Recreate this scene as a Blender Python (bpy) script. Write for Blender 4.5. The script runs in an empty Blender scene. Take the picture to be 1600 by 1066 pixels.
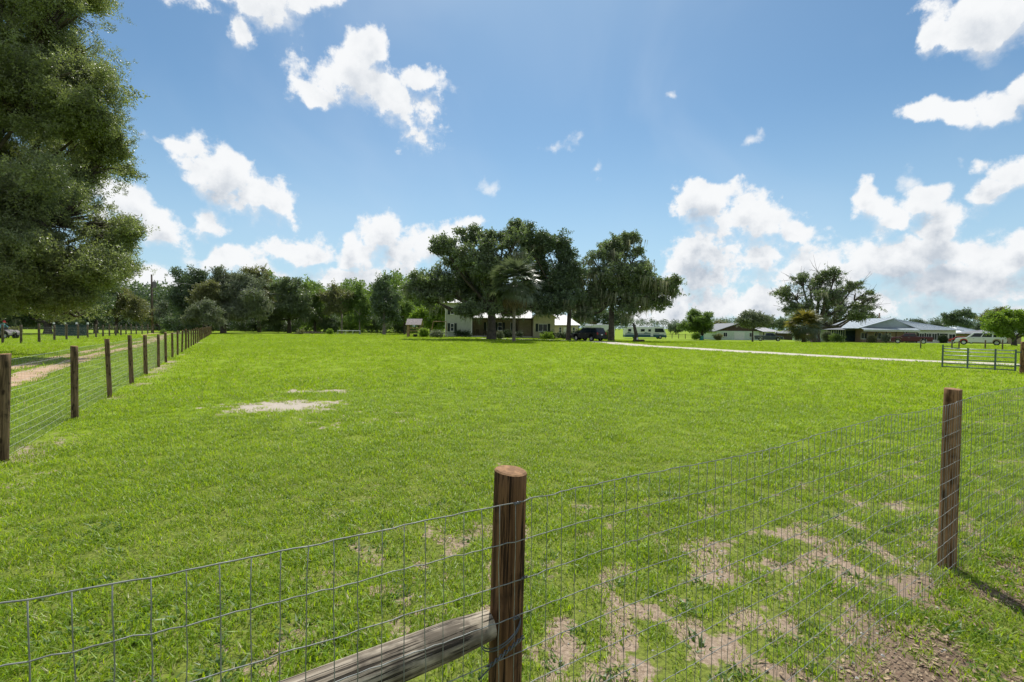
import bpy, bmesh, math, random
import numpy as np
from mathutils import Vector, Matrix, Euler

S = bpy.context.scene
COL = S.collection
rad = math.radians
R = random.Random(7)
PI = math.pi

# ------------------------------------------------------------------ camera
CAMH = 1.68
cd = bpy.data.cameras.new('camera'); cam = bpy.data.objects.new('camera', cd); COL.objects.link(cam)
cd.sensor_width = 36; cd.lens = 36 * 750 / 1600; cd.clip_start = 0.05; cd.clip_end = 9000
CM = Matrix.Rotation(rad(90 - 1.63), 3, 'X') @ Matrix.Rotation(rad(0.55), 3, 'Z')
cam.matrix_world = Matrix.Translation((0, 0, CAMH)) @ CM.to_4x4()
S.camera = cam

# ------------------------------------------------------------------ world, sun, exposure
SUN_EL, SUN_AZ = rad(56), rad(2)            # azimuth measured from +Y towards +X
def ray(px, py):
    return (CM @ Vector(((px - 800) / 750, -(py - 533) / 750, -1))).normalized()
def azel(px, py):
    d = ray(px, py); return math.atan2(d.x, d.y), math.asin(d.z)

W = bpy.data.worlds.new('World'); S.world = W; W.use_nodes = True
wt = W.node_tree; wt.nodes.clear()

class NT:
    def __init__(s, tree): s.t = tree
    def n(s, typ, **kw):
        nd = s.t.nodes.new(typ)
        for k, v in kw.items():
            if k == 'i':
                for a, b in v.items(): 
                    if isinstance(b, bpy.types.NodeSocket): s.t.links.new(b, nd.inputs[a])
                    else: nd.inputs[a].default_value = b
            else: setattr(nd, k, v)
        return nd
    def m(s, op, a, b=0.0, c=None, clamp=False):
        nd = s.t.nodes.new('ShaderNodeMath'); nd.operation = op; nd.use_clamp = clamp
        for k, v in enumerate((a, b) if c is None else (a, b, c)):
            if isinstance(v, bpy.types.NodeSocket): s.t.links.new(v, nd.inputs[k])
            else: nd.inputs[k].default_value = v
        return nd.outputs[0]
    def mr(s, v, a, b, c, d, smooth=True):
        nd = s.t.nodes.new('ShaderNodeMapRange'); nd.interpolation_type = 'SMOOTHSTEP' if smooth else 'LINEAR'
        s.t.links.new(v, nd.inputs[0])
        for k, x in enumerate((a, b, c, d)): nd.inputs[k + 1].default_value = x
        return nd.outputs[0]
    def mix(s, f, a, b, blend='MIX'):
        nd = s.t.nodes.new('ShaderNodeMix'); nd.data_type = 'RGBA'; nd.blend_type = blend
        for idx, v in ((0, f), (6, a), (7, b)):
            if isinstance(v, bpy.types.NodeSocket): s.t.links.new(v, nd.inputs[idx])
            else: nd.inputs[idx].default_value = v if idx == 0 else (*v[:3], 1)
        return nd.outputs[2]
    def noise(s, vec, scale, detail=3, rough=.5, dist=0.0, out=0):
        nd = s.t.nodes.new('ShaderNodeTexNoise')
        if vec is not None: s.t.links.new(vec, nd.inputs['Vector'])
        nd.inputs['Scale'].default_value = scale; nd.inputs['Detail'].default_value = detail
        nd.inputs['Roughness'].default_value = rough; nd.inputs['Distortion'].default_value = dist
        return nd.outputs[out]
    def link(s, a, b): s.t.links.new(a, b)

# cloud masses: (px, py, half width, half height, tilt in degrees) as seen from the field, turned into directions
CLOUDS = [
 (400, -5, 115, 42, 8), (370, 35, 45, 26, 50), (490, 5, 60, 28, -20),
 (560, 135, 95, 42, 12), (620, 165, 85, 40, 35), (575, 95, 38, 40, 50), (655, 125, 40, 30, 20), (500, 150, 50, 20, 10),
 (705, 150, 15, 9, -20),
 (300, 235, 42, 24, 15), (345, 285, 62, 45, 30), (400, 310, 60, 36, 15), (440, 325, 36, 22, 55), (330, 350, 35, 22, 0),
 (190, 325, 62, 34, 25), (250, 352, 62, 24, 8), (120, 300, 60, 45, 0), (295, 388, 18, 11, 30),
 (475, 388, 52, 24, 0), (545, 400, 40, 24, 0), (365, 410, 60, 22, 8), (410, 425, 40, 16, 0), (225, 440, 75, 34, 0), (230,475,70,30,0),
 (525, 430, 75, 22, 0), (590, 375, 30, 38, 20), (630, 410, 65, 45, 0), (700, 375, 60, 35, -25), (735, 345, 28, 20, 0), (660, 460, 140, 35, 0),
 (868, 221, 28, 12, -8), (758, 289, 20, 11, 0), (937, 274, 12, 14, 20), (1048, 145, 11, 8, 0), (1176, 215, 16, 9, -10),
 (1110, 320, 52, 26, 0), (1170, 345, 75, 45, 20), (1230, 370, 45, 25, 25), (1110, 400, 75, 50, 0), (1090, 440, 55, 40, 0),
 (1180, 400, 60, 40, 0), (1250, 420, 80, 45, 0), (1150, 480, 180, 40, 0), (1050, 475, 60, 35, 0),
 (1345, 325, 24, 32, -25), (1372, 350, 32, 42, -30), (1430, 315, 50, 22, -35), (1460, 345, 55, 45, 0), (1500, 385, 90, 38, 10), (1600, 400, 80, 40, 0),
 (1400, 410, 110, 45, 0), (1500, 450, 160, 40, 0), (1340, 470, 160, 45, 0), (1600, 480, 100, 30, 0), (1412, 287, 14, 12, 0), (1320, 430, 90, 32, 0),
 (1530, 40, 105, 52, -5), (1600, 10, 90, 60, 0), (1450, 60, 38, 28, -30),
 (1435, 180, 55, 22, 5), (1480, 190, 50, 20, -5), (1560, 165, 50, 22, -25), (1610, 140, 40, 25, -30),
 (1535, 250, 30, 28, 0), (1590, 265, 50, 30, -35), (1545, 295, 50, 20, -10), (1497, 243, 12, 9, 0),
]
def cloud_group():
    g = bpy.data.node_groups.new('cloud_density', 'ShaderNodeTree')
    g.interface.new_socket('Vector', in_out='INPUT', socket_type='NodeSocketVector')
    g.interface.new_socket('Density', in_out='OUTPUT', socket_type='NodeSocketFloat'); g.interface.new_socket('Wisps', in_out='OUTPUT', socket_type='NodeSocketFloat')
    q = NT(g); gi = q.n('NodeGroupInput'); go = q.n('NodeGroupOutput')
    v = gi.outputs[0]
    wn = q.n('ShaderNodeTexNoise', i={'Vector': v, 'Scale': 9.0, 'Detail': 3.0, 'Roughness': .55})
    off = q.n('ShaderNodeVectorMath', operation='SUBTRACT', i={0: wn.outputs['Color'], 1: (.5, .5, .5)})
    sc = q.n('ShaderNodeVectorMath', operation='SCALE', i={0: off.outputs[0], 'Scale': .10})
    vw = q.n('ShaderNodeVectorMath', operation='ADD', i={0: v, 1: sc.outputs[0]}).outputs[0]
    sp = q.n('ShaderNodeSeparateXYZ', i={0: vw})
    ln = q.n('ShaderNodeVectorMath', operation='LENGTH', i={0: vw}).outputs['Value']
    az = q.m('ARCTAN2', sp.outputs[0], sp.outputs[1])
    el = q.m('ARCSINE', q.m('DIVIDE', sp.outputs[2], ln))
    p = q.n('ShaderNodeCombineXYZ', i={0: az, 1: el}).outputs[0]
    cur = None; wis = None
    LONE = {(868, 221), (758, 289), (937, 274), (1048, 145), (1176, 215), (705, 150), (295, 388), (1412, 287), (1497, 243)}
    for (px, py, rx, ry, t) in CLOUDS:
        a0, e0 = azel(px, py)
        t_ = rad(-t)
        def dirlen(dx, dy, r):
            a1, e1 = azel(px + dx * r, py - dy * r); return (a1 - a0), (e1 - e0)
        ux, uy = dirlen(math.cos(t_), math.sin(t_), rx); vx, vy = dirlen(-math.sin(t_), math.cos(t_), ry)
        ang = math.atan2(uy, ux)
        cur_ = cur if cur is not None else wis
        pk = p if cur_ is None else q.n('ShaderNodeVectorMath', operation='MULTIPLY_ADD', i={0: cur_, 1: (1e-7, 1e-7, 0), 2: p}).outputs[0]   # chained so the shader stays within its stack
        mp = q.n('ShaderNodeMapping', vector_type='TEXTURE', i={'Vector': pk})
        mp.inputs['Location'].default_value = (a0, e0, 0); mp.inputs['Rotation'].default_value = (0, 0, ang)
        mp.inputs['Scale'].default_value = (math.hypot(ux, uy), math.hypot(vx, vy), 1)
        L = q.n('ShaderNodeVectorMath', operation='LENGTH', i={0: mp.outputs[0]}).outputs['Value']
        if (px, py) in LONE: wis = L if wis is None else q.m('MINIMUM', wis, L); continue
        if max(rx, ry) < 31: L = q.m('ADD', q.m('MULTIPLY', L, .8), .42)
        cur = L if cur is None else q.m('SMOOTH_MIN', cur, L, .18)
    # elsewhere in the sky: loose fair-weather clouds from noise
    big = q.noise(v, 2.2, 2, .5)
    back = q.m('SUBTRACT', 2.6, q.m('MULTIPLY', big, 3.3))
    side = q.mr(q.m('ABSOLUTE', az), .95, 1.15, 2.0, 0.0)
    cur = q.m('MINIMUM', cur, q.m('ADD', back, side))
    n1 = q.noise(v, 13, 8, .62)
    n2 = q.noise(v, 34, 5, .62)
    d = q.m('SUBTRACT', 1.13, cur)
    d = q.m('ADD', d, q.m('MULTIPLY', q.m('SUBTRACT', n1, .5), 2.3))
    d = q.m('ADD', d, q.m('MULTIPLY', q.m('SUBTRACT', n2, .5), 1.35))
    e = q.m('ADD', q.m('SUBTRACT', 1.0, q.m('MULTIPLY', wis, .62)), q.m('ADD', q.m('MULTIPLY', q.m('SUBTRACT', n1, .5), 2.6), q.m('MULTIPLY', q.m('SUBTRACT', n2, .5), 2.4)))
    q.link(q.m('MULTIPLY', q.mr(e, .25, 1.5, 0, 1), .82), go.inputs[1]); q.link(d, go.inputs[0]); return g
q = NT(wt)
tc = q.n('ShaderNodeTexCoord'); dirv = q.n('ShaderNodeVectorMath', operation='NORMALIZE', i={0: tc.outputs['Generated']}).outputs[0]
sky = q.n('ShaderNodeTexSky', sky_type='NISHITA'); sky.sun_disc = False
sky.sun_elevation = SUN_EL; sky.sun_rotation = SUN_AZ; sky.altitude = 20; sky.air_density = 1.0; sky.dust_density = .6; sky.ozone_density = 2.2
cg = cloud_group()
def cden(vec):
    nd = q.n('ShaderNodeGroup'); nd.node_tree = cg; q.link(vec, nd.inputs[0]); return nd.outputs[0]
d0 = cden(dirv)
up = q.n('ShaderNodeVectorMath', operation='ADD', i={0: dirv, 1: (0.0, 0.0, .035)}).outputs[0]
d1 = cden(up)
wdt = q.mr(q.m('SUBTRACT', d1, d0), -.35, .35, 2.0, .85)
cover = q.m('MULTIPLY', q.m('ADD', d0, .04), wdt, clamp=True); cover = q.mr(cover, 0, 1, 0, 1); cover = q.m('MAXIMUM', cover, d0.node.outputs[1])
shade = q.mr(q.m('SUBTRACT', q.m('ADD', d1, q.m('MULTIPLY', d0, .45)), .0), .35, 1.9, 0, 1)
sepd = q.n('ShaderNodeSeparateXYZ', i={0: dirv})
lowf = q.mr(sepd.outputs[2], .02, .55, 1.15, .45)
shade = q.m('MULTIPLY', shade, lowf, clamp=True)
fine = q.noise(dirv, 20, 5, .6)
shade = q.m('ADD', q.m('MULTIPLY', shade, q.mr(fine, .3, .7, .72, 1.08)), q.mr(fine, .45, .8, 0, .16), clamp=True)
ccol = q.mix(shade, (9.3, 9.45, 9.6), (5.0, 5.6, 6.4))
base = q.mix(1.0, sky.outputs[0], (.80, 1.03, 1.07), 'MULTIPLY')
wisp = q.m('MULTIPLY', q.mr(q.noise(dirv, 2.6, 4, .5, .6), .42, .75, 0, 1), .17)
base = q.mix(wisp, base, (7.5, 8.3, 9.4))
hz = q.m('MULTIPLY', q.mr(sepd.outputs[2], -.02, .42, .72, 0), 1.0)
base = q.mix(hz, base, (5.4, 7.4, 9.0))
fincol = q.mix(cover, base, ccol)
bg = q.n('ShaderNodeBackground', i={'Color': fincol, 'Strength': .088})
wo = q.n('ShaderNodeOutputWorld'); q.link(bg.outputs[0], wo.inputs[0])
W.cycles.sampling_method = 'MANUAL'; W.cycles.sample_map_resolution = 512

sl = bpy.data.lights.new('sun', 'SUN'); so = bpy.data.objects.new('sun', sl); COL.objects.link(so)
sl.energy = 4.6; sl.angle = rad(.6); sl.color = (1, .955, .88)
sd = Vector((math.sin(SUN_AZ) * math.cos(SUN_EL), math.cos(SUN_AZ) * math.cos(SUN_EL), math.sin(SUN_EL)))
so.rotation_euler = sd.to_track_quat('Z', 'Y').to_euler(); so.location = (0, 60, 90)
S.view_settings.view_transform = 'Standard'; S.view_settings.look = 'None'; S.view_settings.gamma = 1
S.view_settings.exposure = 0.2; S.view_settings.use_curve_mapping = False
S.cycles.max_bounces = 6; S.cycles.transparent_max_bounces = 6; S.cycles.diffuse_bounces = 3; S.cycles.glossy_bounces = 3

# ------------------------------------------------------------------ terrain and picture-to-ground helpers
def ss(a, b, x):
    t = np.clip((np.asarray(x, float) - a) / (b - a), 0, 1); return t * t * (3 - 2 * t)
_rs = np.random.RandomState(11); _perm = _rs.permutation(512)
def vnoise(x, y):
    x = np.asarray(x, float); y = np.asarray(y, float)
    xi = np.floor(x).astype(int); yi = np.floor(y).astype(int); fx = x - xi; fy = y - yi
    fx = fx * fx * (3 - 2 * fx); fy = fy * fy * (3 - 2 * fy)
    h = lambda a, b: _perm[(_perm[a & 511] + b) & 511] / 511.0
    return (h(xi, yi) * (1 - fx) + h(xi + 1, yi) * fx) * (1 - fy) + (h(xi, yi + 1) * (1 - fx) + h(xi + 1, yi + 1) * fx) * fy
def fbm(x, y, s, o=4):
    r = 0; a = .5; t = 0
    for k in range(o): r = r + a * vnoise(x * s + 17.3 * k, y * s - 9.1 * k); t += a; s *= 2.03; a *= .55
    return r / t
def vn3(p, s):
    p = p * s; i = np.floor(p).astype(int); f = p - i; f = f * f * (3 - 2 * f)
    h = lambda a, b, c: _perm[(_perm[(_perm[(i[:, 0] + a) & 511] + i[:, 1] + b) & 511] + i[:, 2] + c) & 511] / 511.0
    x, y, z = f.T; L = lambda a, b, t: a * (1 - t) + b * t
    return L(L(L(h(0,0,0), h(1,0,0), x), L(h(0,1,0), h(1,1,0), x), y), L(L(h(0,0,1), h(1,0,1), x), L(h(0,1,1), h(1,1,1), x), y), z)
def terrain(x, y):
    x = np.asarray(x, float); y = np.asarray(y, float)
    big = -1.0 * ss(40, 125, y) * ss(-10, 30, x)
    r = np.hypot(x, y)
    near = (fbm(x, y, .9, 3) - .5) * .05 * (1 - ss(11, 16, r)) * ss(.2, 1.2, r)
    return big + near
def tz(x, y): return float(terrain(x, y))
def X(px, Y, py=525):                       # world x at depth Y for picture column px
    d = ray(px, py); return d.x / d.y * Y
def Z(px, py, Y):
    d = ray(px, py); return CAMH + d.z / d.y * Y
def g(px, py):                              # ground point under a picture point
    d = ray(px, py); z = 0
    for _ in range(12):
        t = (CAMH - z) / -d.z; x, y = d.x * t, d.y * t; z = tz(x, y)
    return Vector((x, y, z))
def base(px, Y):
    x = X(px, Y); return Vector((x, Y, tz(x, Y)))

# ------------------------------------------------------------------ materials
def newmat(name):
    m = bpy.data.materials.new(name); m.use_nodes = True; t = m.node_tree
    return m, NT(t), t.nodes['Principled BSDF']
def simple(name, col, rough=.6, var=.25, scale=3, metal=0, bump=0, spec=.3):
    m, k, b = newmat(name)
    tcn = k.n('ShaderNodeTexCoord')
    nz = k.noise(tcn.outputs['Object'], scale, 5, .6)
    f = k.mr(nz, .3, .7, 0, 1)
    lo = tuple(c * (1 - var) for c in col); hi = tuple(min(1, c * (1 + var * .6)) for c in col)
    k.link(k.mix(f, lo, hi), b.inputs['Base Color'])
    b.inputs['Roughness'].default_value = rough; b.inputs['Metallic'].default_value = metal
    b.inputs['Specular IOR Level'].default_value = spec
    if bump:
        bn = k.n('ShaderNodeBump', i={'Height': nz, 'Strength': bump, 'Distance': .02}); k.link(bn.outputs[0], b.inputs['Normal'])
    return m
def leafmat(name, col, trans, tm=.45, rough=.42, spec=.5, var=.35, tips=None):
    m = bpy.data.materials.new(name); m.use_nodes = True; t = m.node_tree; k = NT(t); b = t.nodes['Principled BSDF']
    oi = k.n('ShaderNodeObjectInfo'); geo = k.n('ShaderNodeNewGeometry')
    r1 = k.m('FRACT', k.m('MULTIPLY', oi.outputs['Random'], 7.13))
    rp = geo.outputs['Random Per Island']
    f = k.m('ADD', k.m('MULTIPLY', oi.outputs['Random'], .5), k.m('MULTIPLY', rp, .5))
    lo = tuple(c * (1 - var) for c in col); hi = tuple(c * (1 + var) for c in col)
    c = k.mix(f, lo, hi)
    tl = k.mix(f, tuple(x * (1 - var) for x in trans), tuple(x * (1 + var) for x in trans))
    if tips:
        q1 = k.mr(rp, 1 - tips[1], 1 - tips[1] + .02, 0, 1); c = k.mix(q1, c, tips[0]); tl = k.mix(q1, tl, tips[0])
    k.link(c, b.inputs['Base Color']); b.inputs['Roughness'].default_value = rough; b.inputs['Specular IOR Level'].default_value = spec
    tr = k.n('ShaderNodeBsdfTranslucent', i={'Color': tl})
    ms = k.n('ShaderNodeMixShader', i={0: tm, 1: b.outputs[0], 2: tr.outputs[0]})
    k.link(ms.outputs[0], t.nodes['Material Output'].inputs[0]); return m
def woodmat(name, dark, light, zs=.6, rough=.85, crack=.6, grey=None, deep=.005):
    m, k, b = newmat(name); tcn = k.n('ShaderNodeTexCoord')
    mp = k.n('ShaderNodeMapping', i={'Vector': tcn.outputs['Object']}); mp.inputs['Scale'].default_value = (14, 14, zs * 1.6)
    g1 = k.noise(mp.outputs[0], 2.4, 6, .65, .6); blot = k.noise(tcn.outputs['Object'], 6, 4, .6)
    mp2 = k.n('ShaderNodeMapping', i={'Vector': tcn.outputs['Object']}); mp2.inputs['Scale'].default_value = (60, 60, 1.6)
    g2 = k.noise(mp2.outputs[0], 1.6, 4, .6)
    c = k.mix(k.mr(g1, .32, .68, 0, 1), dark, light)
    c = k.mix(k.m('MULTIPLY', k.mr(blot, .52, .66, 0, 1), .8), c, tuple(x * .45 for x in dark))
    vo = k.n('ShaderNodeTexVoronoi', i={'Scale': 1.0}); mp3 = k.n('ShaderNodeMapping', i={'Vector': tcn.outputs['Object']}); mp3.inputs['Scale'].default_value = (11, 11, 4.2); k.link(mp3.outputs[0], vo.inputs['Vector'])
    knot = k.mr(k.m('ADD', vo.outputs['Distance'], k.m('MULTIPLY', k.m('SUBTRACT', blot, .5), .5)), .10, .24, .85, 0)
    c = k.mix(knot, c, tuple(x * .35 for x in dark)); c = k.mix(k.mr(g2, .60, .72, 0, .45), c, tuple(min(1, x * 1.35) for x in light))
    ck = k.mr(g2, .33 + .06 * crack, .38 + .08 * crack, crack, 0)
    c = k.mix(ck, c, tuple(x * .25 for x in dark))
    if grey: c = k.mix(k.mr(k.noise(tcn.outputs['Object'], 3, 3, .5), .4, .6, 0, 1), c, grey)
    k.link(c, b.inputs['Base Color']); b.inputs['Roughness'].default_value = rough; b.inputs['Specular IOR Level'].default_value = .2
    h = k.m('SUBTRACT', g1, ck)
    bn = k.n('ShaderNodeBump', i={'Height': h, 'Strength': .9, 'Distance': deep}); k.link(bn.outputs[0], b.inputs['Normal'])
    return m
M = {}
M['wood_corner'] = woodmat('wood_corner', (.042, .020, .010), (.24, .125, .06), zs=.35, crack=.95, deep=.010)
M['wood_line'] = woodmat('wood_line', (.10, .05, .022), (.33, .19, .095))
M['wood_left'] = woodmat('wood_left', (.06, .038, .02), (.24, .16, .09))
M['wood_far'] = simple('wood_far', (.13, .10, .075), .9, .4, 4)
M['wood_rail'] = woodmat('wood_rail', (.16, .13, .095), (.56, .49, .38), zs=.3, crack=1.0)
M['end_grain'] = simple('end_grain', (.30, .17, .085), .9, .4, 40, bump=.3)
M['wire'] = simple('galvanised_wire', (.25, .26, .245), .55, .3, 30, metal=.35, spec=.4)
M['wire_old'] = simple('dull_wire', (.40, .42, .38), .6, .3, 30, metal=.2)
M['clip'] = simple('dark_clip', (.12, .135, .15), .5, .3, 30, metal=.6)
M['bark'] = simple('bark', (.085, .07, .055), .95, .45, 2.2, bump=.9)
M['bark_pale'] = simple('bark_pale', (.22, .19, .155), .95, .4, 2.2, bump=.8)
M['bark_palm'] = simple('bark_palm', (.17, .145, .115), .95, .4, 5, bump=.9)
M['oak'] = leafmat('oak_leaves', (.145, .18, .10), (.24, .33, .08), .30, .40, .7, .5)
M['oak_near'] = leafmat('oak_leaves_near', (.18, .20, .10), (.29, .36, .085), .40, .38, .6, .5, ((.30, .34, .05), .012))
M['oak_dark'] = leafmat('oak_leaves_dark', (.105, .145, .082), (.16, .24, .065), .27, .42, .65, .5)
M['oak_olive'] = leafmat('olive_leaves', (.18, .185, .09), (.26, .28, .07), .32, .45, .5)
M['oak_grey'] = leafmat('grey_oak_leaves', (.20, .225, .15), (.22, .26, .11), .28, .5, .5)
M['leaf_green'] = leafmat('green_leaves', (.12, .18, .055), (.22, .34, .045), .42, .45, .4)
M['leaf_bright'] = leafmat('bright_leaves', (.13, .20, .03), (.26, .40, .03), .48, .45, .4)
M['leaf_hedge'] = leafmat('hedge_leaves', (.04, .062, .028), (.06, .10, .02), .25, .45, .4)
M['wood_belt'] = leafmat('distant_leaves', (.11, .15, .095), (.13, .18, .08), .3, .6, .2)
M['moss'] = leafmat('spanish_moss', (.27, .275, .20), (.30, .29, .18), .40, .9, .1, .3)
M['palm'] = leafmat('palm_leaf', (.13, .16, .10), (.16, .20, .08), .32, .40, .6)
M['palm_gold'] = leafmat('palm_leaf_gold', (.13, .13, .035), (.30, .26, .04), .42, .45, .4)
M['palm_dead'] = leafmat('palm_leaf_dead', (.16, .125, .08), (.18, .13, .07), .3, .8, .2)
M['grass'] = leafmat('grass_blades', (.19, .30, .015), (.39, .53, .013), .47, .44, .38, .42, ((.46, .42, .20), .07))
M['grass_far'] = leafmat('grass_blades_far', (.20, .31, .014), (.38, .53, .012), .46, .6, .15, .35, ((.46, .40, .18), .04))
M['grass_tall'] = leafmat('tall_grass_blades', (.11, .20, .028), (.24, .42, .03), .45, .42, .4, .3, ((.40, .34, .16), .08))
M['weed'] = leafmat('weed_leaves', (.085, .15, .03), (.17, .30, .03), .42, .45, .4, .4)
M['litter'] = simple('dead_leaf', (.34, .25, .16), .85, .7, 60)
M['pebble'] = simple('pale_chip', (.48, .45, .41), .8, .3, 60)
M['siding'] = simple('grey_green_siding', (.46, .48, .42), .7, .1, 2)
M['siding_cream'] = simple('cream_siding', (.58, .52, .38), .7, .1, 2)
M['wall_tan'] = simple('tan_porch_wall', (.33, .27, .18), .8, .15, 2)
M['wall_white'] = simple('white_wall', (.70, .70, .64), .7, .08, 2)
M['wall_mint'] = simple('pale_green_wall', (.60, .68, .60), .7, .08, 2)
M['wall_brick'] = simple('tan_brick_wall', (.42, .30, .22), .85, .3, 9)
M['roof_white'] = simple('white_metal_roof', (.56, .55, .56), .5, .12, 1, spec=.3)
M['roof_grey'] = simple('grey_shingle_roof', (.20, .21, .225), .8, .2, 3)
M['roof_bluegrey'] = simple('blue_grey_metal_roof', (.30, .345, .38), .45, .12, 1, spec=.5)
M['gable_brown'] = simple('brown_gable_siding', (.10, .065, .06), .8, .2, 2)
M['shutter'] = simple('dark_green_shutter', (.022, .035, .032), .6, .2, 3)
M['trim'] = simple('white_trim', (.78, .78, .75), .5, .05, 2)
M['dark_wood'] = simple('dark_brown_wood', (.07, .05, .035), .8, .3, 3)
M['play_wood'] = simple('play_wood', (.36, .24, .14), .8, .3, 3)
M['shingle'] = simple('faded_pink_shingles', (.42, .36, .36), .85, .25, 6)
M['concrete'] = simple('concrete', (.52, .49, .46), .9, .12, 1)
M['black_plastic'] = simple('black_plastic', (.02, .02, .022), .5, .3, 5)
M['dark_sheet'] = simple('dark_teal_netting', (.022, .045, .055), .7, .4, 2)
M['tyre'] = simple('tyre_rubber', (.018, .018, .018), .85, .3, 8)
M['rim'] = simple('alloy_rim', (.45, .45, .46), .35, .2, 8, metal=.8)
M['chrome'] = simple('chrome', (.55, .56, .58), .2, .1, 5, metal=.9)
M['glass'] = simple('tinted_glass', (.012, .020, .028), .12, .3, 2, spec=.35)
M['lamp_red'] = simple('red_lens', (.35, .02, .02), .25, .2, 3)
M['lamp_white'] = simple('clear_lens', (.7, .7, .68), .2, .1, 3)
for nm, c in (('paint_black', (.008, .009, .014)), ('paint_grey', (.06, .075, .10)), ('paint_maroon', (.075, .010, .02)), ('paint_white', (.68, .69, .72)), ('paint_red', (.45, .05, .03))):
    m_ = simple(nm, c, .28, .06, 1, spec=.6); m_.node_tree.nodes['Principled BSDF'].inputs['Coat Weight'].default_value = .2; m_.node_tree.nodes['Principled BSDF'].inputs['Specular IOR Level'].default_value = .35; m_.node_tree.nodes['Principled BSDF'].inputs['Coat Weight'].default_value = .06; M[nm] = m_
M['rv_white'] = simple('motorhome_white', (.66, .68, .68), .4, .06, 1)
M['rv_teal'] = simple('motorhome_teal', (.03, .10, .13), .4, .1, 1)
M['rv_blue'] = simple('motorhome_blue_stripe', (.05, .10, .28), .4, .1, 1)
M['gate_steel'] = simple('painted_gate_steel', (.10, .14, .13), .5, .25, 6, metal=.3)
M['gate_pale'] = simple('galvanised_gate_tube', (.42, .44, .44), .45, .2, 6, metal=.5)
M['skin'] = simple('skin', (.50, .30, .21), .6, .08, 8)
M['cap_red'] = simple('red_cloth', (.45, .03, .05), .9, .2, 9)
M['shirt'] = simple('teal_cloth', (.16, .36, .42), .9, .2, 9)
M['jeans'] = simple('dark_trousers', (.03, .035, .05), .9, .2, 9)
M['mower_grey'] = simple('dusty_grey_plastic', (.20, .18, .18), .7, .3, 3)
M['teal_bin'] = simple('teal_plastic', (.04, .22, .24), .5, .2, 3)

def groundmat():
    m, k, b = newmat('field_ground'); tcn = k.n('ShaderNodeTexCoord'); P = tcn.outputs['Object']
    at = k.n('ShaderNodeAttribute', attribute_name='cover'); sp = k.n('ShaderNodeSeparateColor', i={0: at.outputs['Color']})
    cov, sand, lit = sp.outputs[0], sp.outputs[1], sp.outputs[2]
    n_f = k.noise(P, 38, 6, .7); n_m = k.noise(P, 5, 5, .6); n_b = k.noise(P, .35, 4, .55); n_d = k.noise(P, .06, 3, .5); n_p = k.noise(P, 1.2, 4, .6)
    soil = k.mix(k.mr(n_f, .3, .7, 0, 1), (.17, .12, .08), (.44, .34, .25))
    soil = k.mix(k.mr(n_m, .35, .65, 0, .4), soil, (.34, .26, .19)); soil = k.mix(k.mr(k.noise(P, 90, 4, .7), .55, .68, 0, .7), soil, (.13, .085, .05))
    soil = k.mix(sand, soil, k.mix(k.mr(n_f, .3, .7, 0, 1), (.33, .285, .225), (.52, .465, .39)))
    soil = k.mix(k.m('MULTIPLY', lit, k.mr(n_f, .35, .62, .25, 1)), soil, k.mix(n_m, (.06, .04, .028), (.19, .125, .085)))
    gr = k.mix(k.mr(n_m, .3, .7, 0, 1), (.15, .225, .012), (.22, .315, .014))
    gr = k.mix(k.mr(n_f, .35, .75, 0, .5), gr, (.26, .34, .02))
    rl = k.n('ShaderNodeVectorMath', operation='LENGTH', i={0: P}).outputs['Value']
    gr = k.mix(k.mr(rl, 4, 13, .92, 0), gr, k.mix(k.mr(n_f, .35, .65, 0, 1), (.08, .095, .024), (.20, .235, .045)))  # near ground darkened into a thatch tone, painting in the shade between tufts
    gr = k.mix(k.mr(n_b, .45, .72, 0, .35), gr, (.25, .30, .04))
    gr = k.mix(k.mr(n_d, .4, .65, 0, .30), gr, (.14, .24, .02))
    edge = k.m('ADD', cov, k.m('MULTIPLY', k.m('SUBTRACT', k.noise(P, 11, 7, .75), .5), 2.2))
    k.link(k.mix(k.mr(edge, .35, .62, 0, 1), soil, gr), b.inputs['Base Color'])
    b.inputs['Roughness'].default_value = .95; b.inputs['Specular IOR Level'].default_value = .1
    hh = k.m('ADD', k.m('MULTIPLY', n_f, .6), k.m('MULTIPLY', k.noise(P, 120, 4, .6), .4))
    bn = k.n('ShaderNodeBump', i={'Height': hh, 'Strength': .6, 'Distance': .02}); k.link(bn.outputs[0], b.inputs['Normal'])
    return m
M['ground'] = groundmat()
def trackmat(name, a, b_, green):
    m, k, b = newmat(name); P = k.n('ShaderNodeTexCoord').outputs['Object']
    n1 = k.noise(P, 3, 6, .65); n2 = k.noise(P, .6, 4, .6)
    c = k.mix(k.mr(n1, .3, .7, 0, 1), a, b_); c = k.mix(k.mr(n2, .56, .72, 0, green), c, (.15, .18, .05))
    k.link(c, b.inputs['Base Color']); b.inputs['Roughness'].default_value = .95; b.inputs['Specular IOR Level'].default_value = .1
    bn = k.n('ShaderNodeBump', i={'Height': n1, 'Strength': .5, 'Distance': .03}); k.link(bn.outputs[0], b.inputs['Normal']); return m
M['track'] = trackmat('sandy_track', (.40, .26, .165), (.58, .42, .29), .35)
M['drive'] = trackmat('crushed_shell_drive', (.40, .36, .30), (.60, .55, .47), .2)

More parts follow.
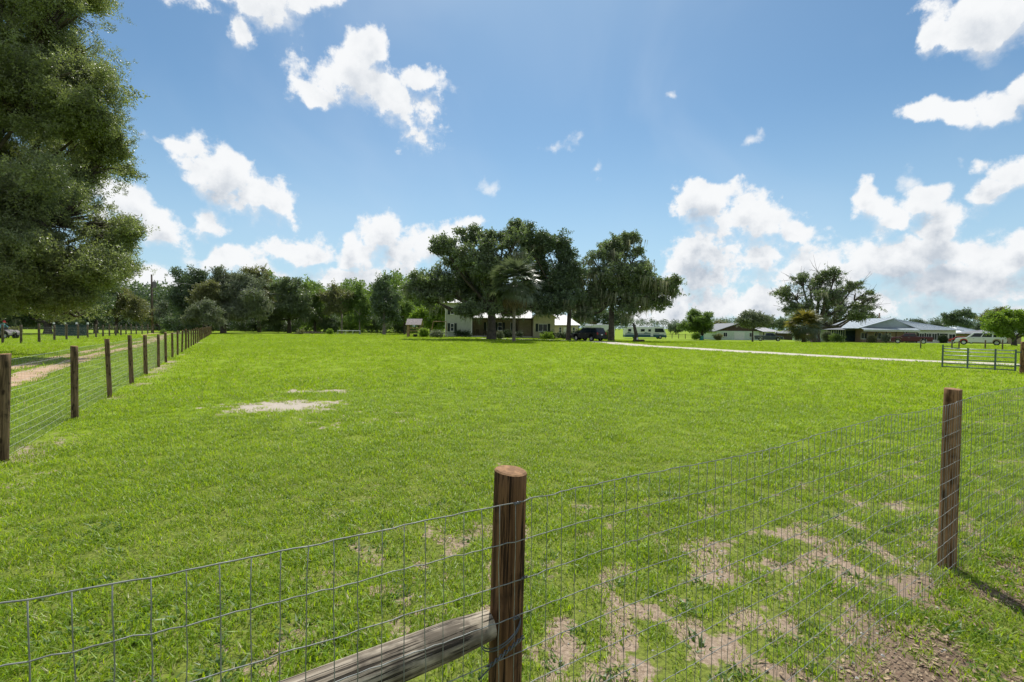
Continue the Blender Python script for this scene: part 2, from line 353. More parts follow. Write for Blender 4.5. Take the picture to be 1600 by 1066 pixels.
# ------------------------------------------------------------------ object helpers
def tag(o, label=None, cat=None, group=None, kind=None):
    if label: o['label'] = label
    if cat: o['category'] = cat
    if group: o['group'] = group
    if kind: o['kind'] = kind
    return o
def thing(name, label, cat, loc=(0, 0, 0), rz=0, group=None):
    o = bpy.data.objects.new(name, None); COL.objects.link(o); o.empty_display_size = .2
    o.location = loc; o.rotation_euler = (0, 0, rz); return tag(o, label, cat, group)
def link(name, me, parent=None, loc=None, rz=None):
    o = bpy.data.objects.new(name, me); COL.objects.link(o)
    if parent: o.parent = parent
    if loc is not None: o.location = loc
    if rz is not None: o.rotation_euler = (0, 0, rz)
    return o
class MB:
    def __init__(s): s.v = []; s.f = []
    def add(s, vs, fs):
        n = len(s.v); s.v += [tuple(p) for p in vs]; s.f += [tuple(i + n for i in f) for f in fs]; return s
    def box(s, x0, y0, z0, x1, y1, z1):
        return s.add([(x0,y0,z0),(x1,y0,z0),(x1,y1,z0),(x0,y1,z0),(x0,y0,z1),(x1,y0,z1),(x1,y1,z1),(x0,y1,z1)],
                     [(0,3,2,1),(4,5,6,7),(0,1,5,4),(1,2,6,5),(2,3,7,6),(3,0,4,7)])
    def tube(s, pts, rr, n=6, cap=True):
        pts = [Vector(p) for p in pts]
        if not isinstance(rr, (list, tuple)): rr = [rr] * len(pts)
        vs = []; fs = []
        ref = None
        for i, p in enumerate(pts):
            t = (pts[min(i + 1, len(pts) - 1)] - pts[max(i - 1, 0)])
            if t.length < 1e-9: t = Vector((0, 0, 1))
            t.normalize()
            if ref is None: ref = Vector((0, 0, 1)) if abs(t.z) < .9 else Vector((1, 0, 0))
            u = t.cross(ref)
            if u.length < 1e-3: ref = Vector((0, 1, 0)); u = t.cross(ref)
            u.normalize(); w = u.cross(t); ref = w if abs(t.z) >= .9 else ref
            for a in range(n):
                th = 2 * PI * a / n; vs.append(p + (u * math.cos(th) + w * math.sin(th)) * rr[i])
        for i in range(len(pts) - 1):
            for a in range(n): fs.append((i*n+a, i*n+(a+1)%n, (i+1)*n+(a+1)%n, (i+1)*n+a))
        if cap: fs.append(tuple(reversed(range(n)))); fs.append(tuple((len(pts)-1)*n + a for a in range(n)))
        return s.add(vs, fs)
    def prism(s, poly, axis, a, b, shrink=None):     # poly = (u, v) points; axis 'x' or 'y': the extrusion direction
        n = len(poly); vs = []
        for t in (a, b):
            for (u, v) in poly: vs.append((t, u, v) if axis == 'x' else (u, t, v))
        fs = [tuple(range(n)), tuple(reversed(range(n, 2 * n)))] + [(i, i + n, (i + 1) % n + n, (i + 1) % n) for i in range(n)]
        return s.add(vs, fs)
    def disc(s, c, r, w, n=18):                       # a short cylinder along y
        p = [(c[0] + r * math.cos(2*PI*i/n), c[2] + r * math.sin(2*PI*i/n)) for i in range(n)]
        return s.prism(p, 'y', c[1] - w / 2, c[1] + w / 2)
    def mesh(s, name, mat, smooth=False):
        me = bpy.data.meshes.new(name); me.from_pydata(s.v, [], s.f)
        bm = bmesh.new(); bm.from_mesh(me); bmesh.ops.recalc_face_normals(bm, faces=bm.faces); bm.to_mesh(me); bm.free()
        if mat: me.materials.append(M[mat])
        if smooth: me.polygons.foreach_set('use_smooth', [True] * len(me.polygons))
        return me
    def build(s, name, mat, parent=None, smooth=False, loc=None, bevel=0):
        o = link(name, s.mesh(name, mat, smooth), parent, loc)
        if bevel:
            b = o.modifiers.new('bevel', 'BEVEL'); b.width = bevel; b.segments = 2; b.limit_method = 'ANGLE'
        return o
def box(name, mat, parent, *a, bevel=0): return MB().box(*a).build(name, mat, parent, bevel=bevel)

# ------------------------------------------------------------------ scattering
def scatter_group(name, inst, full):
    gt = bpy.data.node_groups.new(name, 'GeometryNodeTree')
    gt.interface.new_socket('Geometry', in_out='INPUT', socket_type='NodeSocketGeometry')
    gt.interface.new_socket('Geometry', in_out='OUTPUT', socket_type='NodeSocketGeometry')
    n = gt.nodes; l = gt.links
    gi = n.new('NodeGroupInput'); go = n.new('NodeGroupOutput')
    oi = n.new('GeometryNodeObjectInfo'); oi.inputs['Object'].default_value = inst; oi.inputs['As Instance'].default_value = True
    ip = n.new('GeometryNodeInstanceOnPoints')
    rv = n.new('FunctionNodeRandomValue'); rv.data_type = 'FLOAT_VECTOR'
    t = PI if full else .22
    rv.inputs[0].default_value = (-t, -t, -PI); rv.inputs[1].default_value = (t, t, PI)
    na = n.new('GeometryNodeInputNamedAttribute'); na.data_type = 'FLOAT'; na.inputs[0].default_value = 's'
    l.new(gi.outputs[0], ip.inputs['Points']); l.new(oi.outputs['Geometry'], ip.inputs['Instance'])
    l.new(rv.outputs[0], ip.inputs['Rotation']); l.new(na.outputs[0], ip.inputs['Scale']); l.new(ip.outputs[0], go.inputs[0])
    return gt
def proto(name, me): return bpy.data.objects.new(name, me)      # kept out of the scene; only scattered
def scatter(name, pts, scales, gt, parent=None, mat=None):
    me = bpy.data.meshes.new(name); pts = np.asarray(pts, dtype=np.float32)
    me.vertices.add(len(pts)); me.vertices.foreach_set('co', pts.ravel())
    a = me.attributes.new('s', 'FLOAT', 'POINT'); a.data.foreach_set('value', np.asarray(scales, dtype=np.float32))
    if mat: me.materials.append(M[mat])
    o = link(name, me, parent); md = o.modifiers.new('scatter', 'NODES'); md.node_group = gt; return o
def leaf_cluster(n, R0, L, Wd, seed, mat, bias=.4):
    """a leafy sprig: a few twigs fanning out from one point with leaves along them"""
    r = np.random.RandomState(seed); v = []; f = []; nt = 5; tw = []
    for k in range(nt): d = np.array([1.0, 0, 0]) + r.normal(size=3) * .75; tw.append(d / np.linalg.norm(d) * R0 * r.uniform(.9, 1.7))
    for i in range(n):
        t = tw[i % nt]; u = r.uniform(.1, 1) ** .8; c = t * u - np.array([R0 * .4, 0, 0]) + r.normal(size=3) * R0 * .12
        a = t / np.linalg.norm(t) * .5 + r.normal(size=3) * .75; a /= np.linalg.norm(a)
        b = np.cross(a, r.normal(size=3)); b /= np.linalg.norm(b); nn = np.cross(a, b)
        l = L * r.uniform(.7, 1.2); w = Wd * r.uniform(.7, 1.2); k = len(v)
        v += [tuple(c), tuple(c + a*l*.5 + b*w*.5 + nn*w*.15), tuple(c + a*l), tuple(c + a*l*.5 - b*w*.5 + nn*w*.15)]
        f += [(k, k+1, k+2, k+3)]
    me = bpy.data.meshes.new('leaf_cluster'); me.from_pydata(v, [], f); me.materials.append(M[mat]); return me
def blade_tuft(n, R0, h0, h1, w, lean, seed, mat, seg=2):
    r = np.random.RandomState(seed); v = []; f = []
    for i in range(n):
        th = r.uniform(0, 2*PI); rr = R0 * math.sqrt(r.rand()); x, y = rr*math.cos(th), rr*math.sin(th)
        ph = r.uniform(0, 2*PI); h = r.uniform(h0, h1); ln = lean * r.uniform(.3, 1.5); ww = w * r.uniform(.7, 1.3)
        ta = ph + PI/2 + r.uniform(-.5, .5); sx, sy = math.cos(ta), math.sin(ta)
        k = len(v)
        for j in range(seg + 1):
            t = j / seg; bend = h * ln * t * t; z = h * (t - .25 * ln * t * t) - .004
            wj = ww * (1 - t) ** .7 * .5 if j < seg else 0
            cx, cy = x + math.cos(ph) * bend, y + math.sin(ph) * bend
            if j < seg: v += [(cx - sx*wj, cy - sy*wj, z), (cx + sx*wj, cy + sy*wj, z)]
            else: v += [(cx, cy, z)]
        for j in range(seg - 1): f.append((k+2*j, k+2*j+1, k+2*j+3, k+2*j+2))
        f.append((k+2*seg-2, k+2*seg-1, k+2*seg))
    me = bpy.data.meshes.new('tuft'); me.from_pydata(v, [], f); me.materials.append(M[mat]); return me
def moss_strands(seed):
    r = np.random.RandomState(seed); v = []; f = []
    for i in range(26):
        x, y = r.normal(size=2) * .30; L = r.uniform(.35, 1.5); w = r.uniform(.025, .06); th = r.uniform(0, PI); k = len(v); s_ = 5
        for j in range(s_ + 1):
            t = j / s_; ww = w * (1 - t * .85) * r.uniform(.5, 1.5); dx = r.normal() * .035
            v += [(x + dx - math.cos(th)*ww, y - math.sin(th)*ww, -L*t), (x + dx + math.cos(th)*ww, y + math.sin(th)*ww, -L*t)]
        for j in range(s_): f.append((k+2*j, k+2*j+1, k+2*j+3, k+2*j+2))
    me = bpy.data.meshes.new('moss_strands'); me.from_pydata(v, [], f); me.materials.append(M['moss']); return me
G = {}
for nm, mt in (('oak', 'oak'), ('dark', 'oak_dark'), ('olive', 'oak_olive'), ('grey', 'oak_grey'), ('green', 'leaf_green'), ('bright', 'leaf_bright'), ('hedge', 'leaf_hedge'), ('belt', 'wood_belt')):
    G[nm] = scatter_group('scatter_' + nm, proto('cluster_' + nm, leaf_cluster(30, .58, .30, .17, hash(nm) % 99 if False else len(nm) * 7 + ord(nm[0]), mt)), True)
G['near'] = scatter_group('scatter_near', proto('cluster_near', leaf_cluster(46, .36, .125, .060, 5, 'oak_near')), True)
G['moss'] = scatter_group('scatter_moss', proto('moss_proto', moss_strands(3)), False)

def tree(name, label, px, Y, kind, lobes, trunk=.35, fork=.32, bark='bark', moss=0, dens=2.2, cat='tree', group=None, depth=.8, size=1.0, lean=0, sub=6, seed=None, bare=0, gap=.0, mossz=None, trunkpx=None):
    """lobes: (px, py, rx, ry[, dy]) in the photograph's picture units at the tree's own distance; become real ellipsoids of leaf clumps"""
    r = np.random.RandomState(seed if seed is not None else int(px * 7 + Y))
    b = base(trunkpx if trunkpx else px, Y); root = thing(name, label, cat, b, 0, group)
    L = []
    for lb in lobes:
        lx, ly, rx, ry = lb[:4]; rr = rx * Y / 750; rzz = ry * Y / 750
        dy = lb[4] if len(lb) > 4 else r.uniform(-1, 1) * rr * depth
        Yl = Y + dy
        L.append((np.array([X(lx, Yl, ly) - b.x, dy, Z(lx, ly, Yl) - b.z]), np.array([rr, rr * (.8 if len(lobes) > 3 else 1), rzz])))
    xs = np.mean([l[0][0] for l in L]); pts = []; sc = []; subs = []; mpts = []
    cell = .62 / size
    for c, rd in L:
        smalls = [(c, rd * (.58 if kind == 'near' else .70))]
        for k in range(sub):
            d = r.normal(size=3); d /= np.linalg.norm(d)
            smalls.append((c + d * rd * r.uniform(.6, .98), rd * np.array([r.uniform(.26, .52), r.uniform(.26, .5), r.uniform(.18, .36)])))
        for j, (cc, rr) in enumerate(smalls):
            rs = float(np.cbrt(rr[0] * rr[1] * rr[2]))
            n = max(5, int(dens * 4 * PI * rs * rs / (size * size) * (.95 if j == 0 else 1.0)))
            d = r.normal(size=(n, 3)); d /= np.linalg.norm(d, axis=1)[:, None]
            u = r.uniform(.08, 1.0, n) ** .45
            p = cc + d * rr * u[:, None]
            if j: p[:, 2] += .12 * rr[2] * np.sin(p[:, 0] * 2.3)
            w = vn3(p * np.array([1, 1, 1.7]) + 200, .55 * cell) * .6 + vn3(p * np.array([1, 1, 1.7]) + 90, 1.25 * cell) * .4
            p = p[w > (gap if gap else .30)]
            pts.append(p); sc.append(r.uniform(.7, 1.25, len(p)) * size); subs.append((c, cc))
            # ragged sprays reaching out past the mass
            for _ in range(max(1, int(n * (.07 if kind == 'near' else .04)))):
                d = r.normal(size=3); d[2] = d[2] * .6; d /= np.linalg.norm(d); o0 = cc + d * rr * .9; st = .34 * size * r.uniform(.8, 1.2) * (.6 if kind == 'near' else 1); dd = d + r.normal(size=3) * .35
                m = r.randint(2, 5); q_ = [o0 + dd * st * (i + .3) + np.array([0, 0, -.05 * i * i * st]) + r.normal(size=3) * .06 * size for i in range(m)]
                pts.append(np.array(q_)); sc.append(np.array([(.85 - .14 * i) * size for i in range(m)]))
            if moss and cc[2] - rr[2] < c[2]:
                m = r.poisson(moss * rs * rs * 2.2 + .1)
                for _ in range(m):
                    th = r.uniform(0, 2*PI); q_ = math.sqrt(r.rand()); mpts.append((cc[0] + q_*rr[0]*math.cos(th), cc[1] + q_*rr[1]*math.sin(th), cc[2] - rr[2] * math.sqrt(1 - q_*q_) * r.uniform(.2, .9)))
    sc = np.concatenate(sc)
    pts = np.concatenate(pts); k_ = pts[:, 2] > .15; pts = pts[k_]; sc = sc[k_]
    top = max(l[0][2] for l in L); low = min(l[0][2] - l[1][2] for l in L)
    fz = max(.8, (top) * fork)
    t = MB(); fk = np.array([lean * fz, 0, fz])
    t.tube([(0, 0, -.2), (0, 0, .15), (lean * fz * .3, 0, fz * .4), tuple(fk)], [trunk * 1.55, trunk * 1.2, trunk * .95, trunk * .85], 10)
    for c, rd in L:
        c2 = c.copy(); mid = fk + (c2 - fk) * .5 + np.array([0, 0, -.12 * abs(c2[0] - fk[0])]) + r.normal(size=3) * .25
        w0 = trunk * r.uniform(.38, .55)
        t.tube([tuple(fk - np.array([0, 0, .2])), tuple(fk + (mid - fk) * .5), tuple(mid), tuple(c2)], [w0 * 1.15, w0, w0 * .7, w0 * .3], 6)
    if size < 3:
        for (c, cc) in subs:
            if cc is c: continue
            s_ = trunk * .13; e = c + (cc - c) * 1.0; t.tube([tuple(c + (fk - c) * .15), tuple((c + e) / 2 + r.normal(size=3) * .15), tuple(e)], [s_ * 1.3, s_, s_ * .4], 4, False)
            if bare and r.rand() < bare:
                o_ = cc - c; o_ /= (np.linalg.norm(o_) + 1e-6); o_[2] = abs(o_[2]) + .3
                for _ in range(3):
                    d = o_ + r.normal(size=3) * .45; q1 = e + d * r.uniform(.6, 1.2); q2 = q1 + (d + r.normal(size=3) * .4) * r.uniform(.5, 1.1)
                    t.tube([tuple(e), tuple(q1), tuple(q2)], [s_ * .5, s_ * .32, .012], 4, False)
    t.build('trunk', bark, root, smooth=True)
    tag(scatter('crown', pts, sc, G[kind], root, None), kind='stuff')
    if mpts:
        mp = np.array(mpts); tag(scatter('hanging_moss', mp, r.uniform(.6, 1.25, len(mp)) * (mossz or 1.0), G['moss'], root), kind='stuff')
    return root
def shrub(label, px, Y, wpx, toppx, kind='green', name='shrub', group=None, dens=3.2, size=.8, dy=None):
    r = np.random.RandomState(int(px * 3 + Y * 5)); b = base(px, Y); root = thing(name, label, 'shrub', b, 0, group)
    w = wpx * Y / 750 / 2; h = max(.35, Z(px, toppx, Y) - b.z); n = max(2, int(w / h * 1.2))
    pts = []
    for k in range(n * 3):
        cx = r.uniform(-1, 1) * max(0, w - h * .45) if n > 1 else 0; rr = np.array([h * .5, min(w, h) * .5, h * r.uniform(.35, .5)])
        c = np.array([cx, r.uniform(-.3, .3) * min(w, h), h * r.uniform(.45, .6)]); m = int(dens * 4 * PI * rr[0] * rr[2] / size ** 2) + 4
        d = r.normal(size=(m, 3)); d /= np.linalg.norm(d, axis=1)[:, None]; pts.append(c + d * rr * r.uniform(.4, 1.0, m)[:, None])
    pts = np.concatenate(pts); pts = pts[(pts[:, 2] > .05)]
    t = MB()
    for k in range(4): t.tube([(r.uniform(-.5, .5) * w * .5, 0, -.05), (r.uniform(-.6, .6) * w, r.uniform(-.2, .2), h * .7)], [.03, .012], 5)
    t.build('stem', 'bark', root); tag(scatter('foliage', pts, r.uniform(.35, .75, len(pts)) * size, G[kind], root), kind='stuff'); return root

# ------------------------------------------------------------------ the front fence line (used by the ground cover as well)
FO = np.array([0.004, 1.238]); FD = np.array([1.0, .66]) / math.hypot(1.0, .66); FN = np.array([-FD[1], FD[0]])   # FN points into the field
LO = np.array([-2.66, 0.0]); LD = np.array([-.595, 1.0]); LLEN = math.hypot(.595, 1.0); LD = LD / LLEN            # left fence line
SP = g(440, 634); SP2 = g(490, 612); SP3 = g(560, 655)
def cover(x, y):
    """returns grass cover, pale sand, dead litter (0..1) at a ground point"""
    x = np.asarray(x, float); y = np.asarray(y, float)
    s = (x - FO[0]) * FN[0] + (y - FO[1]) * FN[1]; t = (x - FO[0]) * FD[0] + (y - FO[1]) * FD[1]
    n1 = fbm(x + 50, y + 50, 2.0, 5); n2 = fbm(x + 9, y + 31, 5.5, 5); n3 = fbm(x + 70, y + 12, .35, 3)
    lo = .35 + .65 * ss(-.5, .6, t)
    bare = ss(1.75, .0, s) * lo * (1 - .25 * ss(3.5, 6, t)) * 1.0
    c = 1.0 - bare * (.30 + 1.7 * (n2 - .48) + 1.2 * (n1 - .47))
    out = ss(.12, -.15, s) * ss(-.2, .8, t)
    c = c - out * (.38 + 1.0 * (n1 - .42))
    clump = ss(.47, .60, fbm(x + 3, y + 88, 1.7, 3)) * out; c = np.maximum(c, clump)
    # thin weeds further in
    c = c - ss(3.2, 1.4, s) * (1 - ss(1.7, .2, s)) * ss(.50, .68, n2) * .55
    sl = np.abs((x - LO[0]) * -LD[1] + (y - LO[1]) * LD[0]); inside = ((x - LO[0]) * LD[1] - (y - LO[1]) * LD[0])
    strip = ss(.75, .0, np.abs(inside - .15) + (n2 - .5) * .9) * ss(.46, .66, fbm(x + 11, y + 7, .42, 3)) * (y < 60) * .62
    c = c - strip * 1.0
    n4 = fbm(x + 4, y + 8, 9.0, 4); e = np.hypot((x - SP.x) / 1.2, (y - SP.y) / 1.0); sandp = ss(1.25, .35, e + (n2 - .5) * 1.6 + (n4 - .5) * 1.5)
    e2 = np.hypot((x - SP2.x) / 1.1, (y - SP2.y) / .42); sandp = np.maximum(sandp, ss(1.1, .5, e2 + (n2 - .5) * 2.2 + (n4 - .5) * 2.0) * .8)
    e3 = np.hypot((x - SP3.x) / 1.9, (y - SP3.y) / 1.9); scat = ss(1.1, .4, e3) * ss(.54, .66, n2)
    c = c - sandp * 1.2 - scat * .7
    c = c - ss(.60, .72, n3) * ss(.5, .66, n2) * .35 * (np.hypot(x, y) < 40)
    sandp = np.maximum(sandp, scat * .6); sandp = np.maximum(sandp, strip * .35)
    litter = ss(.45, -.3, s) * ss(.5, 1.8, t)
    return np.clip(c, 0, 1), np.clip(sandp, 0, 1), np.clip(litter, 0, 1)

def build_ground():
    ang = np.concatenate([np.linspace(-62, 62, 420), np.linspace(62, 298, 72)[1:-1]]); ang = np.radians(ang)
    rr = [.25]
    while rr[-1] < 45: rr.append(rr[-1] * 1.016 + .001)
    while rr[-1] < 6000: rr.append(rr[-1] * 1.07)
    rr = np.array(rr); A, Rr = np.meshgrid(ang, rr); x = (Rr * np.sin(A)).ravel(); y = (Rr * np.cos(A)).ravel(); z = terrain(x, y)
    na, nr = len(ang), len(rr); co = np.stack([x, y, z], 1); co = np.vstack([co, [[0, 0, tz(0, 0)]]])
    i = np.arange(nr - 1)[:, None] * na; j = np.arange(na)[None, :]; j2 = (j + 1) % na
    q_ = np.stack([i + j, i + na + j, i + na + j2, i + j2], -1).reshape(-1, 4)[:, ::-1]
    me = bpy.data.meshes.new('field'); c0 = len(co) - 1
    tri = np.stack([np.full(na, c0), np.arange(na), (np.arange(na) + 1) % na], 1)
    nq, nt = len(q_), na
    me.vertices.add(len(co)); me.vertices.foreach_set('co', co.astype(np.float32).ravel())
    me.loops.add(nq * 4 + nt * 3); me.loops.foreach_set('vertex_index', np.concatenate([q_.ravel(), tri[:, ::-1].ravel()]).astype(np.int32))
    me.polygons.add(nq + nt)
    me.polygons.foreach_set('loop_start', np.concatenate([np.arange(nq) * 4, nq * 4 + np.arange(nt) * 3]).astype(np.int32))
    me.update(calc_edges=True); me.validate()
    me.polygons.foreach_set('use_smooth', [True] * (nq + nt))
    cc, sa, li = cover(co[:, 0], co[:, 1]); ca = me.color_attributes.new('cover', 'FLOAT_COLOR', 'POINT')
    ca.data.foreach_set('color', np.stack([cc, sa, li, np.ones_like(cc)], 1).astype(np.float32).ravel())
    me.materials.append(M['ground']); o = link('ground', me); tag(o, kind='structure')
    if me.polygons[0].normal.z < 0:
        bm = bmesh.new(); bm.from_mesh(me); bmesh.ops.reverse_faces(bm, faces=bm.faces); bm.to_mesh(me); bm.free()
build_ground()

def ribbon(name, mat, pts, w, lift=.012, seed=1):
    """a worn track: pts = (x, y), w = width in metres or a list of widths"""
    pts = [np.array(p, float) for p in pts]; P = []; Wd = []
    if not isinstance(w, (list, tuple)): w = [w] * len(pts)
    for i in range(len(pts) - 1):
        n = max(2, int(np.linalg.norm(pts[i+1] - pts[i]) / .5))
        for k in range(n):
            t = k / n; a = pts[max(i-1, 0)]; b, c = pts[i], pts[i+1]; d = pts[min(i+2, len(pts)-1)]
            P.append(.5 * ((2*b) + (c-a)*t + (2*a-5*b+4*c-d)*t*t + (-a+3*b-3*c+d)*t**3)); Wd.append(w[i]*(1-t) + w[i+1]*t)
    P.append(pts[-1]); Wd.append(w[-1]); P = np.array(P); Wd = np.array(Wd)
    T = np.gradient(P, axis=0); T /= np.linalg.norm(T, axis=1)[:, None]; Nn = np.stack([-T[:, 1], T[:, 0]], 1)
    i = np.arange(len(P)); eL = Wd / 2 * (1 + (fbm(i * .35, i * 0 + seed, 1, 4) - .5) * .6); eR = Wd / 2 * (1 + (fbm(i * .35, i * 0 + seed + 50, 1, 4) - .5) * .6)
    v = []; f = []; K = 4
    for k in range(len(P)):
        for j in range(K + 1):
            t = j / K; off = eL[k] * (1 - t) - eR[k] * t; p = P[k] + Nn[k] * off; v.append((p[0], p[1], tz(*p) + lift))
    for k in range(len(P) - 1):
        for j in range(K): a = k * (K + 1) + j; f.append((a, a + 1, a + K + 2, a + K + 1))
    me = bpy.data.meshes.new(name); me.from_pydata(v, [], f); me.materials.append(M[mat])
    if me.polygons[0].normal.z < 0: me.flip_normals()
    return tag(link(name, me), kind='structure'), P, Wd
def G2(px, py): p = g(px, py); return (p.x, p.y)
ROADS = []
_, P_, W_ = ribbon('dirt_track', 'track', [(-12.5, 8.5), G2(5, 600), G2(60, 581), G2(110, 567), G2(160, 552), G2(205, 543), G2(250, 530), (-52, 72), (-66, 96)], [1.15, 1.05, .9, .85, .85, .8, .8, .8, .8]); ROADS.append((P_, W_))
_, P_, W_ = ribbon('dirt_track', 'track', [(-17.5, 13), G2(5, 578), G2(80, 561), G2(130, 551), G2(190, 538.5), G2(240, 529), (-56, 73), (-70, 97)], [.8, .75, .65, .65, .65, .65, .65, .65]); ROADS.append((P_, W_))
_, P_, W_ = ribbon('driveway', 'drive', [base(870, 69).to_2d()[:], base(915, 66).to_2d()[:], G2(945, 535), G2(1000, 540), G2(1080, 544.8), G2(1220, 553), G2(1400, 562.5), G2(1500, 566.5), G2(1596, 570.5), (29.5, 15.5), (45, 7)], [3.2, 3.4, 3.2, 3.0, 2.9, 2.7, 2.3, 2.1, 2.1, 2.6, 3.0], seed=5); ROADS.append((P_, W_))
_, P_, W_ = ribbon('front_walk', 'concrete', [base(752, 70).to_2d()[:], base(800, 70).to_2d()[:], base(868, 69).to_2d()[:]], 1.6, .03, seed=8); ROADS.append((P_, W_))
def offroad(x, y):
    ok = np.ones(len(x), bool)
    for P, Wd in ROADS:
        P3, W3 = P[::2], Wd[::2]
        for k in range(0, len(x), 20000):
            dx = x[k:k+20000, None] - P3[None, :, 0]; dy = y[k:k+20000, None] - P3[None, :, 1]; dd = dx*dx + dy*dy
            a = dd.argmin(1); ok[k:k+20000] &= np.sqrt(dd[np.arange(len(a)), a]) > W3[a] * .52
    return ok

# ------------------------------------------------------------------ grass and weeds
def bands(r0, r1, dens, seed, half=52):
    r = np.random.RandomState(seed); A = math.radians(2 * half) / 2 * (r1*r1 - r0*r0); n = int(A * dens)
    a = np.radians(r.uniform(-half, half, n)); d = np.sqrt(r.uniform(r0*r0, r1*r1, n)); return d * np.sin(a), d * np.cos(a), r
def lawn(name, gt, specs, label, cat, fmin=.35, smul=1.0, pick=None, fade=None):
    P = []; Sc = []
    for (r0, r1, dens, s0, s1, seed) in specs:
        x, y, r = bands(r0, r1, dens, seed)
        c, sa, li = cover(x, y); prob = ss(fmin, .95, c + (r.rand(len(x)) - .5) * .4 + (fbm(x + 40, y + 3, 9.0, 3) - .5) * 1.3 * (r1 < 30))
        d_ = np.hypot(x, y)
        if fade: prob = prob * (1 - ss(fade[0], fade[1], d_)) if fade[2] < 0 else prob * ss(fade[0], fade[1], d_)
        if name == 'lawn_grass': prob = np.maximum(prob, .11 * (1 - sa) * (1 - ss(6, 10, d_)))
        if pick is not None: prob = prob * pick(x, y, c)
        k = (r.rand(len(x)) < prob); x, y = x[k], y[k]
        if r1 > 12: k = offroad(x, y); x, y = x[k], y[k]
        P.append(np.stack([x, y, terrain(x, y)], 1)); sz = (.75 + .5 * fbm(x + 5, y, .8, 2)) * r.uniform(s0, s1, len(x)); Sc.append(sz * smul)
    P = np.concatenate(P); Sc = np.concatenate(Sc)
    o = scatter(name, P, Sc, gt); tag(o, label, cat, kind='stuff'); return o
gA = scatter_group('scatter_grass', proto('grass_tuft', blade_tuft(30, .11, .028, .065, .0068, .9, 3, 'grass')), False)
gB = scatter_group('scatter_grass_far', proto('grass_tuft_far', blade_tuft(26, .26, .05, .10, .020, .8, 4, 'grass_far', 1)), False)
gW = scatter_group('scatter_weed', proto('weed_tuft', blade_tuft(14, .06, .02, .045, .016, 1.3, 6, 'weed')), False)
gT = scatter_group('scatter_tall', proto('tall_tuft', blade_tuft(26, .07, .12, .30, .011, .9, 9, 'grass_tall', 4)), False)
lawn('lawn_grass', gA, [(.6, 3.5, 230, .7, 1.15, 1), (3.5, 7, 190, .85, 1.2, 2), (7, 13, 110, 1.0, 1.45, 3), (13, 21, 60, 1.2, 1.7, 33)], 'short bright green grass growing over the near part of the field', 'grass', .15, fade=(9, 21, -1))
lawn('field_grass', gB, [(5, 12, 18, .45, .8, 34), (12, 24, 18, .7, 1.1, 4), (24, 50, 9, .8, 1.4, 5), (50, 95, 3.2, 1.0, 1.8, 6)], 'bright green grass over the far part of the field', 'grass', fade=(5, 14, 1))
lawn('weeds', gW, [(.6, 5.5, 70, .6, 1.5, 7)], 'low broad-leaved weeds among the bare soil along the wire fence', 'weeds', .12, 1.0, lambda x, y, c: ss(1.0, .35, c) * .8 + ss(.52, .66, fbm(x, y, .8, 3)) * .35)
def tallpick(x, y, c):
    s = (x - FO[0]) * FN[0] + (y - FO[1]) * FN[1]; t = (x - FO[0]) * FD[0] + (y - FO[1]) * FD[1]
    sl = np.abs((x - LO[0]) * -LD[1] + (y - LO[1]) * LD[0])
    return np.clip(ss(-.25, -.7, s) * ss(1.4, 2.6, t) * ss(.45, .6, fbm(x + 3, y + 88, 1.7, 3)) + ss(.12, .0, np.abs(s)) * .10 * ss(.45, .7, fbm(x, y, 2, 2)) + ss(.3, .0, sl) * .12, 0, 1)
lawn('tall_grass', gT, [(.8, 6, 45, .4, 1.0, 8), (6, 30, 12, .5, 1.0, 9)], 'longer grass clumps in front of the wire fence at the lower right and along the fence bases', 'grass', .0, .85, tallpick)
def litter():
    v = []; f = []; r = np.random.RandomState(5)
    me = MB()
    for i in range(9):
        a = r.uniform(0, 6.28); x, y = r.normal(size=2) * .05; l = r.uniform(.008, .022); w = r.uniform(.002, .009); ca, sa_ = math.cos(a), math.sin(a)
        me.add([(x-ca*l, y-sa_*l, .002), (x+sa_*w, y-ca*w, .005), (x+ca*l, y+sa_*l, r.uniform(.003, .012)), (x-sa_*w, y+ca*w, .006)], [(0,1,2,3)])
    gl = scatter_group('scatter_litter', proto('litter_proto', me.mesh('litter', 'litter')), False)
    x, y, r = bands(.8, 5.5, 260, 31); c, sa, li = cover(x, y); k = r.rand(len(x)) < (li * .9 + .10) * ss(.85, .2, c) ; x, y = x[k], y[k]
    tag(scatter('dead_leaves', np.stack([x, y, terrain(x, y) + .002], 1), r.uniform(.6, 1.5, len(x)), gl), 'brown dead leaves and twigs on the bare soil by the fence', 'leaf litter', kind='stuff')
    pm = MB()
    for i in range(5):
        x, y = r.normal(size=2) * .08; s = r.uniform(.003, .008); pm.add([(x-s,y,0),(x,y-s,0),(x+s,y,0),(x,y+s,0),(x,y,s*.8)], [(0,1,4),(1,2,4),(2,3,4),(3,0,4)])
    gp = scatter_group('scatter_chip', proto('chip_proto', pm.mesh('chips', 'pebble')), False)
    x, y, r = bands(.8, 5.0, 40, 41); c, sa, li = cover(x, y); k = c < .45; x, y = x[k], y[k]
    tag(scatter('gravel_chips', np.stack([x, y, terrain(x, y)], 1), r.uniform(.5, 1.6, len(x)), gp), 'pale stone chips scattered over the bare soil', 'gravel', kind='stuff')
litter()

